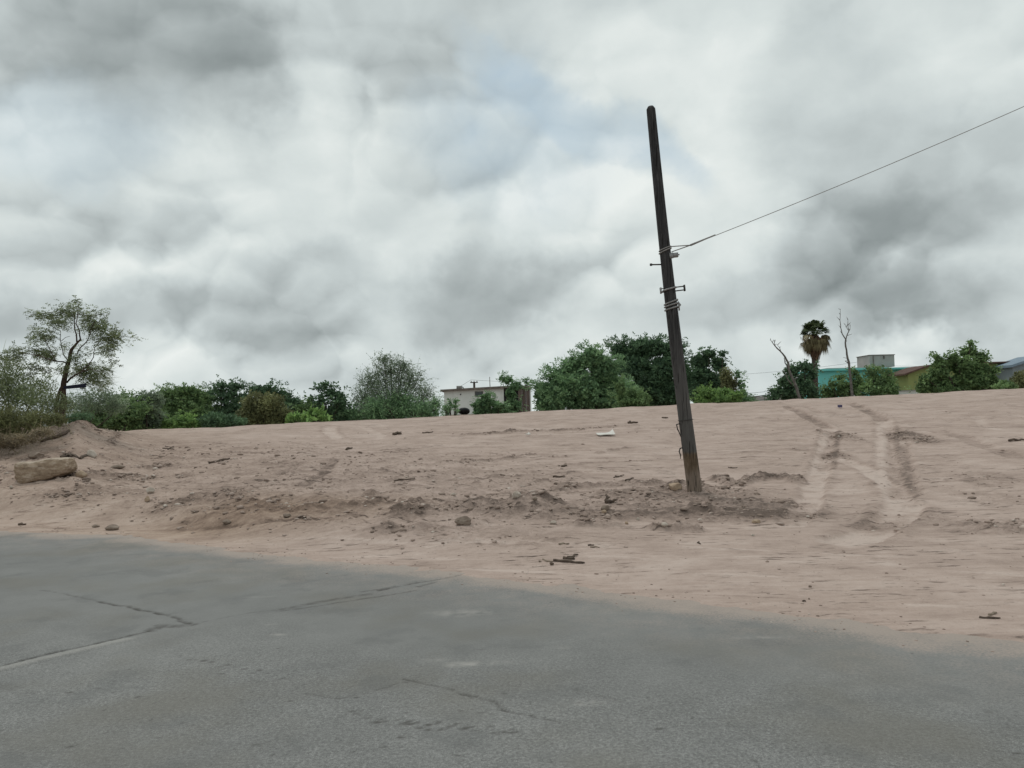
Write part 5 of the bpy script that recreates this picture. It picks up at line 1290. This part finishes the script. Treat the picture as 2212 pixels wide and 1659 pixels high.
def house_frame(pxl, pxr, Y, yaw=0):
    a = at(pxl, 400, Y); b = at(pxr, 400, Y); ux = (b - a); ux.z = 0
    return a, ux.normalized(), ux.length
def gbox(name, mat, parent, x0, x1, y0, y1, z0, z1, bev=.0):
    bm = bmesh.new(); bmesh.ops.create_cube(bm, size=1)
    for v in bm.verts: v.co = Vector(((x0 + x1) / 2 + v.co.x * (x1 - x0), (y0 + y1) / 2 + v.co.y * (y1 - y0), (z0 + z1) / 2 + v.co.z * (z1 - z0)))
    if bev: bmesh.ops.bevel(bm, geom=bm.edges[:], offset=bev, segments=1, affect='EDGES')
    me = bpy.data.meshes.new(name); bm.to_mesh(me); bm.free(); return link_mesh(name, me, mat, parent)
def prism(name, mat, parent, poly, y0, y1):
    n = len(poly); V = [(x, y0, z) for x, z in poly] + [(x, y1, z) for x, z in poly]
    me = bpy.data.meshes.new(name); me.from_pydata(V, [], [tuple(range(n - 1, -1, -1)), tuple(range(n, 2 * n))] + [(i, (i + 1) % n, n + (i + 1) % n, n + i) for i in range(n)])
    bm = bmesh.new(); bm.from_mesh(me); bmesh.ops.recalc_face_normals(bm, faces=bm.faces); bm.to_mesh(me); bm.free()
    return link_mesh(name, me, mat, parent)
def PX(px, py, Y): p = at(px, py, Y); return p.x, p.z

def white_building():
    Y = 60; x0, zt = PX(444, 391.5, Y); x1, zt2 = PX(502.3, 388.3, Y); x2, _ = PX(530, 387, Y)
    gz = float(ground_z((x0 + x1) / 2, Y)) - .3
    t = thing('white_building', 'low white flat roofed building behind shrubs in the middle distance', 'building', ((x0 + x1) / 2, Y, gz))
    prism('wall', M_ww, t, [(x0, gz), (x1, gz), (x1, zt2), (x0, zt)], Y, Y + 5)
    prism('roof_slab', M_slab, t, [(x0 - .25, zt + .002), (x1 + .1, zt2 + .002), (x2 - .2, zt2 + .03), (x2 + .15, zt2 - .06), (x2 + .15, zt2 + .04), (x2 - .2, zt2 + .17), (x1, zt2 + .16), (x0 - .25, zt + .14)], Y - .3, Y + 5.2)
    # porch side: black block standing in for shade in the open recess, then upright rusty sheets
    gbox('recess_shade', M_blk, t, x1 + .01, x2 - .9, Y + .6, Y + 4.9, gz, zt2 - .01)
    gbox('porch_post', M_ww, t, x1 + .004, x1 + .10, Y - .05, Y + .1, gz, zt2 - .004)
    for i in range(3):
        xa = x2 - .92 + i * .30; gbox('metal_sheet', M_rust, t, xa, xa + .295, Y - .1 + .06 * (i % 2), Y + .0 + .06 * (i % 2), gz, zt2 - .02 - .03 * i)
    gbox('end_post', M_ww, t, x2 - .03, x2 + .06, Y - .12, Y + .02, gz, zt2 - .07)
    wx, wz = PX(479, 393.2, Y); f = gbox('window', M_slab, t, wx - .32, wx + .32, Y - .04, Y + .05, wz - .28, wz + .14); gbox('pane', M_glass, f, wx - .27, wx + .27, Y - .055, Y - .03, wz - .23, wz + .09)
    hx, hz = PX(460.6, 394.5, Y); g = Geo(); g.tube([(hx, Y - .03, hz), (hx, Y + .02, hz)], [.055, .055], 12); g.build('wall_vent', M_blk, t)
    # roof things
    cx, cz = PX(458.6, 389.3, Y); zr = cz
    c = thing('air_cooler', 'pale boxy air cooler with side duct on the white building roof', 'air cooler', (cx, Y + 1, zr))
    gbox('cabinet', M_met, c, cx - .22, cx + .20, Y + .8, Y + 1.25, zr - .05, zr + .30, .02)
    for i in range(4): gbox('louvre', M_slab, c, cx - .18, cx + .16, Y + .78, Y + .798, zr + .04 + i * .055, zr + .06 + i * .055)
    g = Geo(); pts = [(cx + .20 + .11 * math.sin(a), Y + .95, zr + .10 + .11 * -math.cos(a)) for a in np.linspace(0, 4.4, 12)]; g.tube(pts, [.035] * 12, 7); g.build('duct', M_blk, c)
    gbox('foot', M_slab, c, cx - .2, cx - .14, Y + .85, Y + 1.2, zr - .12, zr - .052); gbox('foot', M_slab, c, cx + .12, cx + .18, Y + .85, Y + 1.2, zr - .12, zr - .052)
    mx, mz = PX(470.5, 388.9, Y); _, mz2 = PX(470.5, 380, Y)
    m = thing('crossarm_post', 'short dark post with a crossarm above the white building roof', 'post', (mx, Y + 6, mz))
    g = Geo(); g.tube([(mx, Y + 6, gz), (mx, Y + 6, mz2 + .05)], [.13, .09], 8); g.build('post', M_bark, m); gbox('crossarm', M_bark, m, mx - .32, mx + .32, Y + 5.85, Y + 5.93, mz2 + .02, mz2 + .10)
    for s_ in (-.24, 0, .24): g = Geo(); g.tube([(mx + s_, Y + 5.9, mz2 + .10), (mx + s_, Y + 5.9, mz2 + .20)], [.035, .025], 6); g.build('insulator', M_blk, m)
    qx, qz = PX(489.6, 388.8, Y); _, qz2 = PX(489.2, 376, Y)
    g = Geo(); g.tube([(qx, Y + 1.5, qz - .15), (qx - .02, Y + 1.5, qz2)], [.032, .025], 7); g.tube([(qx, Y + 1.5, qz - .16), (qx, Y + 1.5, qz - .02)], [.07, .07], 7); o = g.build('mast', M_slab); tag(o, 'thin plain mast standing on the white building roof', 'mast')
    # dark tyre-like lump in front of the wall
    return zt
white_building()
tyre = None
def old_tyres():
    Y = 44; c = at(464, 409, Y); z = float(ground_z(c.x, c.y))
    bm = bmesh.new()
    n, m = 22, 10; R, r = .22, .11
    vs = [[bm.verts.new((math.cos(a) * (R + r * math.cos(b)), r * 1.1 * math.sin(b), math.sin(a) * (R + r * math.cos(b)))) for b in np.linspace(0, 6.2832, m, endpoint=False)] for a in np.linspace(0, 6.2832, n, endpoint=False)]
    for i in range(n):
        for j in range(m): bm.faces.new((vs[i][j], vs[i][(j + 1) % m], vs[(i + 1) % n][(j + 1) % m], vs[(i + 1) % n][j]))
    me = bpy.data.meshes.new('old_tyre'); bm.to_mesh(me); bm.free(); o = link_mesh('old_tyre', me, M_blk, None, True)
    o.location = (c.x, c.y, c.z - .12); o.rotation_euler = (1.25, .2, .5)
    g = 0; tag(o, 'dark round lump like a tyre at the foot of the white wall', 'tyre')
    bx = gbox('dirt_step', M_stoned, None, c.x - .9, c.x + 1.2, c.y - .5, c.y + .5, z - .2, c.z - .30, .08); tag(bx, 'low earth ledge below the white building wall', 'ledge')
old_tyres()

def turquoise_house():
    Y = 62; x0, zt = PX(819, 369.5, Y); x1, _ = PX(903, 368.5, Y); zt = PX(860, 369, Y)[1]
    gz = float(ground_z((x0 + x1) / 2, Y)) - .3
    t = thing('turquoise_house', 'turquoise flat roofed house half hidden by trees right of the palm', 'house', ((x0 + x1) / 2, Y, gz))
    gbox('wall', M_turq, t, x0, x1, Y, Y + 4, gz, zt - .12)
    gbox('roof_slab', M_turq, t, x0 - .25, x1 + .35, Y - .35, Y + 4.3, zt - .118, zt + .05, .02)
    gbox('parapet', M_conc, t, x0 + .9, x1 - .9, Y + .6, Y + 3.8, zt + .052, zt + .16)
    xb0, zb = PX(873.5, 355, Y); xb1, _ = PX(898.5, 354, Y)
    gbox('roof_room', M_conc, t, xb0, xb1, Y + .7, Y + 3, zt + .163, zb + .02)
    gbox('roof_room_cap', M_slab, t, xb0 - .05, xb1 + .05, Y + .65, Y + 3.05, zb + .022, zb + .07)
    gbox('downpipe', M_slab, t, xb0 + .26, xb0 + .31, Y + .64, Y + .697, zt + .2, zb + .0)
    gbox('spout', M_slab, t, xb0 + 1.1, xb0 + 1.15, Y + .6, Y + .697, zb - .28, zb - .03)
    for px_ in (884,):
        wx, wz = PX(px_, 384, Y); f = gbox('window', M_ww, t, wx - .55, wx + .55, Y - .05, Y + .04, wz - .5, wz + .45); gbox('pane', M_glass, f, wx - .48, wx + .48, Y - .065, Y - .03, wz - .43, wz + .38)
    dx, dz = PX(855, 384, Y); d = gbox('door', M_ww, t, dx - .45, dx + .45, Y - .04, Y + .03, gz + .3, gz + 2.5); gbox('door_handle', M_slab, d, dx + .3, dx + .36, Y - .09, Y - .042, gz + 1.3, gz + 1.4)
    # antenna beyond the roof
    ax, az = PX(859.7, 360, Y + 6); g = Geo(); g.tube([(ax, Y + 4, zt), (ax, Y + 4, az)], [.02, .02], 5); 
    for i in range(3): g.tube([(ax - .12, Y + 4, az - .05 - i * .12), (ax + .12, Y + 4, az - .05 - i * .12)], [.012, .012], 4)
    o = g.build('antenna', M_met); tag(o, 'thin pale antenna on the turquoise house roof', 'antenna')
turquoise_house()

def lime_house():
    Y = 58
    P = [PX(908, 374.3, Y), PX(927, 366.6, Y), PX(968, 364.3, Y), PX(1010.5, 363.2, Y)]
    gz = float(ground_z((P[0][0] + P[3][0]) / 2, Y)) - .3
    t = thing('lime_green_house', 'lime green house with reddish roof edge behind the dense tree', 'house', ((P[0][0] + P[3][0]) / 2, Y, gz))
    prism('wall', M_lime, t, [(P[0][0], gz), (P[3][0], gz), P[3], P[2], P[1], P[0]], Y, Y + 2.6)
    e0 = PX(902.5, 375.4, Y); e1 = PX(1012.5, 362.9, Y)
    low = [e0, (P[1][0], P[1][1] + .003), (P[2][0], P[2][1] + .003), e1]
    prism('roof', M_redr, t, low + [(x, z + .11) for x, z in reversed(low)], Y - .35, Y + 2.8)
    for px_ in (985,):
        wx, wz = PX(px_, 381, Y); f = gbox('window', M_slab, t, wx - .5, wx + .5, Y - .05, Y + .04, wz - .5, wz + .4); gbox('pane', M_glass, f, wx - .43, wx + .43, Y - .065, Y - .03, wz - .43, wz + .33)
lime_house()
def blue_house():
    Y = 56; x0, z0 = PX(1011, 367.5, Y); x1, z1 = PX(1040, 357.5, Y); x2, z2 = PX(1075, 368, Y)
    gz = float(ground_z(x0, Y)) - .3
    t = thing('blue_roofed_house', 'blue grey house with blue sloping roof cut by the right edge', 'house', ((x0 + x2) / 2, Y, gz))
    prism('wall', M_bg, t, [(x0 + .1, gz), (x2, gz), (x2, z2), (x1, z1), (x0 + .1, z0 + .06)], Y, Y + 2.2)
    prism('roof', M_blur, t, [(x0 - .12, z0 + .0), (x1, z1 + .003), (x2 + .2, z2), (x2 + .2, z2 + .16), (x1, z1 + .19), (x0 - .12, z0 + .17)], Y - .3, Y + 2.5)
    wx = (x0 + x1) / 2 + .6; f = gbox('window', M_ww, t, wx - .5, wx + .5, Y - .05, Y + .04, z0 - 1.2, z0 - .3); gbox('pane', M_glass, f, wx - .43, wx + .43, Y - .065, Y - .03, z0 - 1.13, z0 - .37)
blue_house()
# small walls and a dark shed between the houses
def low_wall(label, Y, pa, pb, mat, th=.2, name='low_wall', cat='wall'):
    x0, z0 = PX(pa[0], pa[1], Y); x1, z1 = PX(pb[0], pb[1], Y); gz = float(ground_z((x0 + x1) / 2, Y)) - .2
    t = thing(name, label, cat, ((x0 + x1) / 2, Y, gz))
    prism('wall', mat, t, [(x0, gz), (x1, gz), (x1, z1), (x0, z0)], Y, Y + th)
    prism('coping', M_conc, t, [(x0 - .04, z0 + .002), (x1 + .04, z1 + .002), (x1 + .04, z1 + .05), (x0 - .04, z0 + .05)], Y - .04, Y + th + .04)
    n = max(2, int((x1 - x0) / 2.4))
    for i in range(n + 1):
        x = x0 + (x1 - x0) * i / n; gbox('pier', mat, t, x - .12, x + .12, Y - .06, Y - .005, gz, min(z0, z1) - .01)
low_wall('low pale garden wall at the crest below the lime green house', 46, (872, 392.5), (924, 390.3), M_ww)
low_wall('long pale grey wall far off in the gap right of the thicket', 85, (742, 397.6), (790, 395.4), M_conc)
def shed():
    Y = 60; x0, z0 = PX(904.5, 384, Y); x1, _ = PX(909, 384, Y); gz = float(ground_z(x0, Y)) - .2; x0 -= .2
    t = thing('water_tank', 'small dark water tank between turquoise and lime green houses', 'water tank', ((x0 + x1) / 2, Y - 1.5, gz))
    g = Geo(); cx = (x0 + x1) / 2 - .05; g.tube([(cx, Y - 1.5, gz), (cx, Y - 1.5, z0 - .15), (cx, Y - 1.5, z0)], [.24, .24, .16], 14); g.build('tank_body', M_blk, t, True)
    g = Geo(); g.tube([(cx, Y - 1.5, z0), (cx, Y - 1.5, z0 + .05)], [.10, .09], 10); g.build('lid', M_slab, t)
shed()
# cables in the distance
def far_cable(label, a, b, Ya, Yb, sag, r, group='power lines beyond the crest'):
    A, B = at(*a, Ya), at(*b, Yb); g = Geo(); g.tube([A.lerp(B, s) - Vector((0, 0, sag * 4 * s * (1 - s))) for s in np.linspace(0, 1, 25)], [r] * 25, 5)
    o = g.build('power_line', M_blk); tag(o, label, 'cable', group)
far_cable('thick dark bundled cable low in the gap between the thicket and the dark tree', (700, 400), (812, 386), 70, 72, .3, .035)
far_cable('thin cable just above the thick one in the gap', (700, 394), (812, 384.5), 70, 72, .3, .014)
far_cable('thin cable below the thick one in the gap', (700, 402.5), (812, 390.5), 70, 72, .35, .014)
far_cable('hair thin high cable running from the thicket toward the palm', (700, 376.5), (875, 359.5), 78, 74, .25, .010)
far_cable('hair thin cable passing over the white building roof', (440, 397.2), (471, 379.8), 66, 66, .05, .010)
far_cable('hair thin cable from the crossarm post toward the light green tree', (471, 379.8), (560, 381.5), 66, 66, .1, .010)
far_cable('hair thin cable between the grey roof box and the lime house', (860, 364), (945, 366), 70, 70, .1, .010)
print('done build')
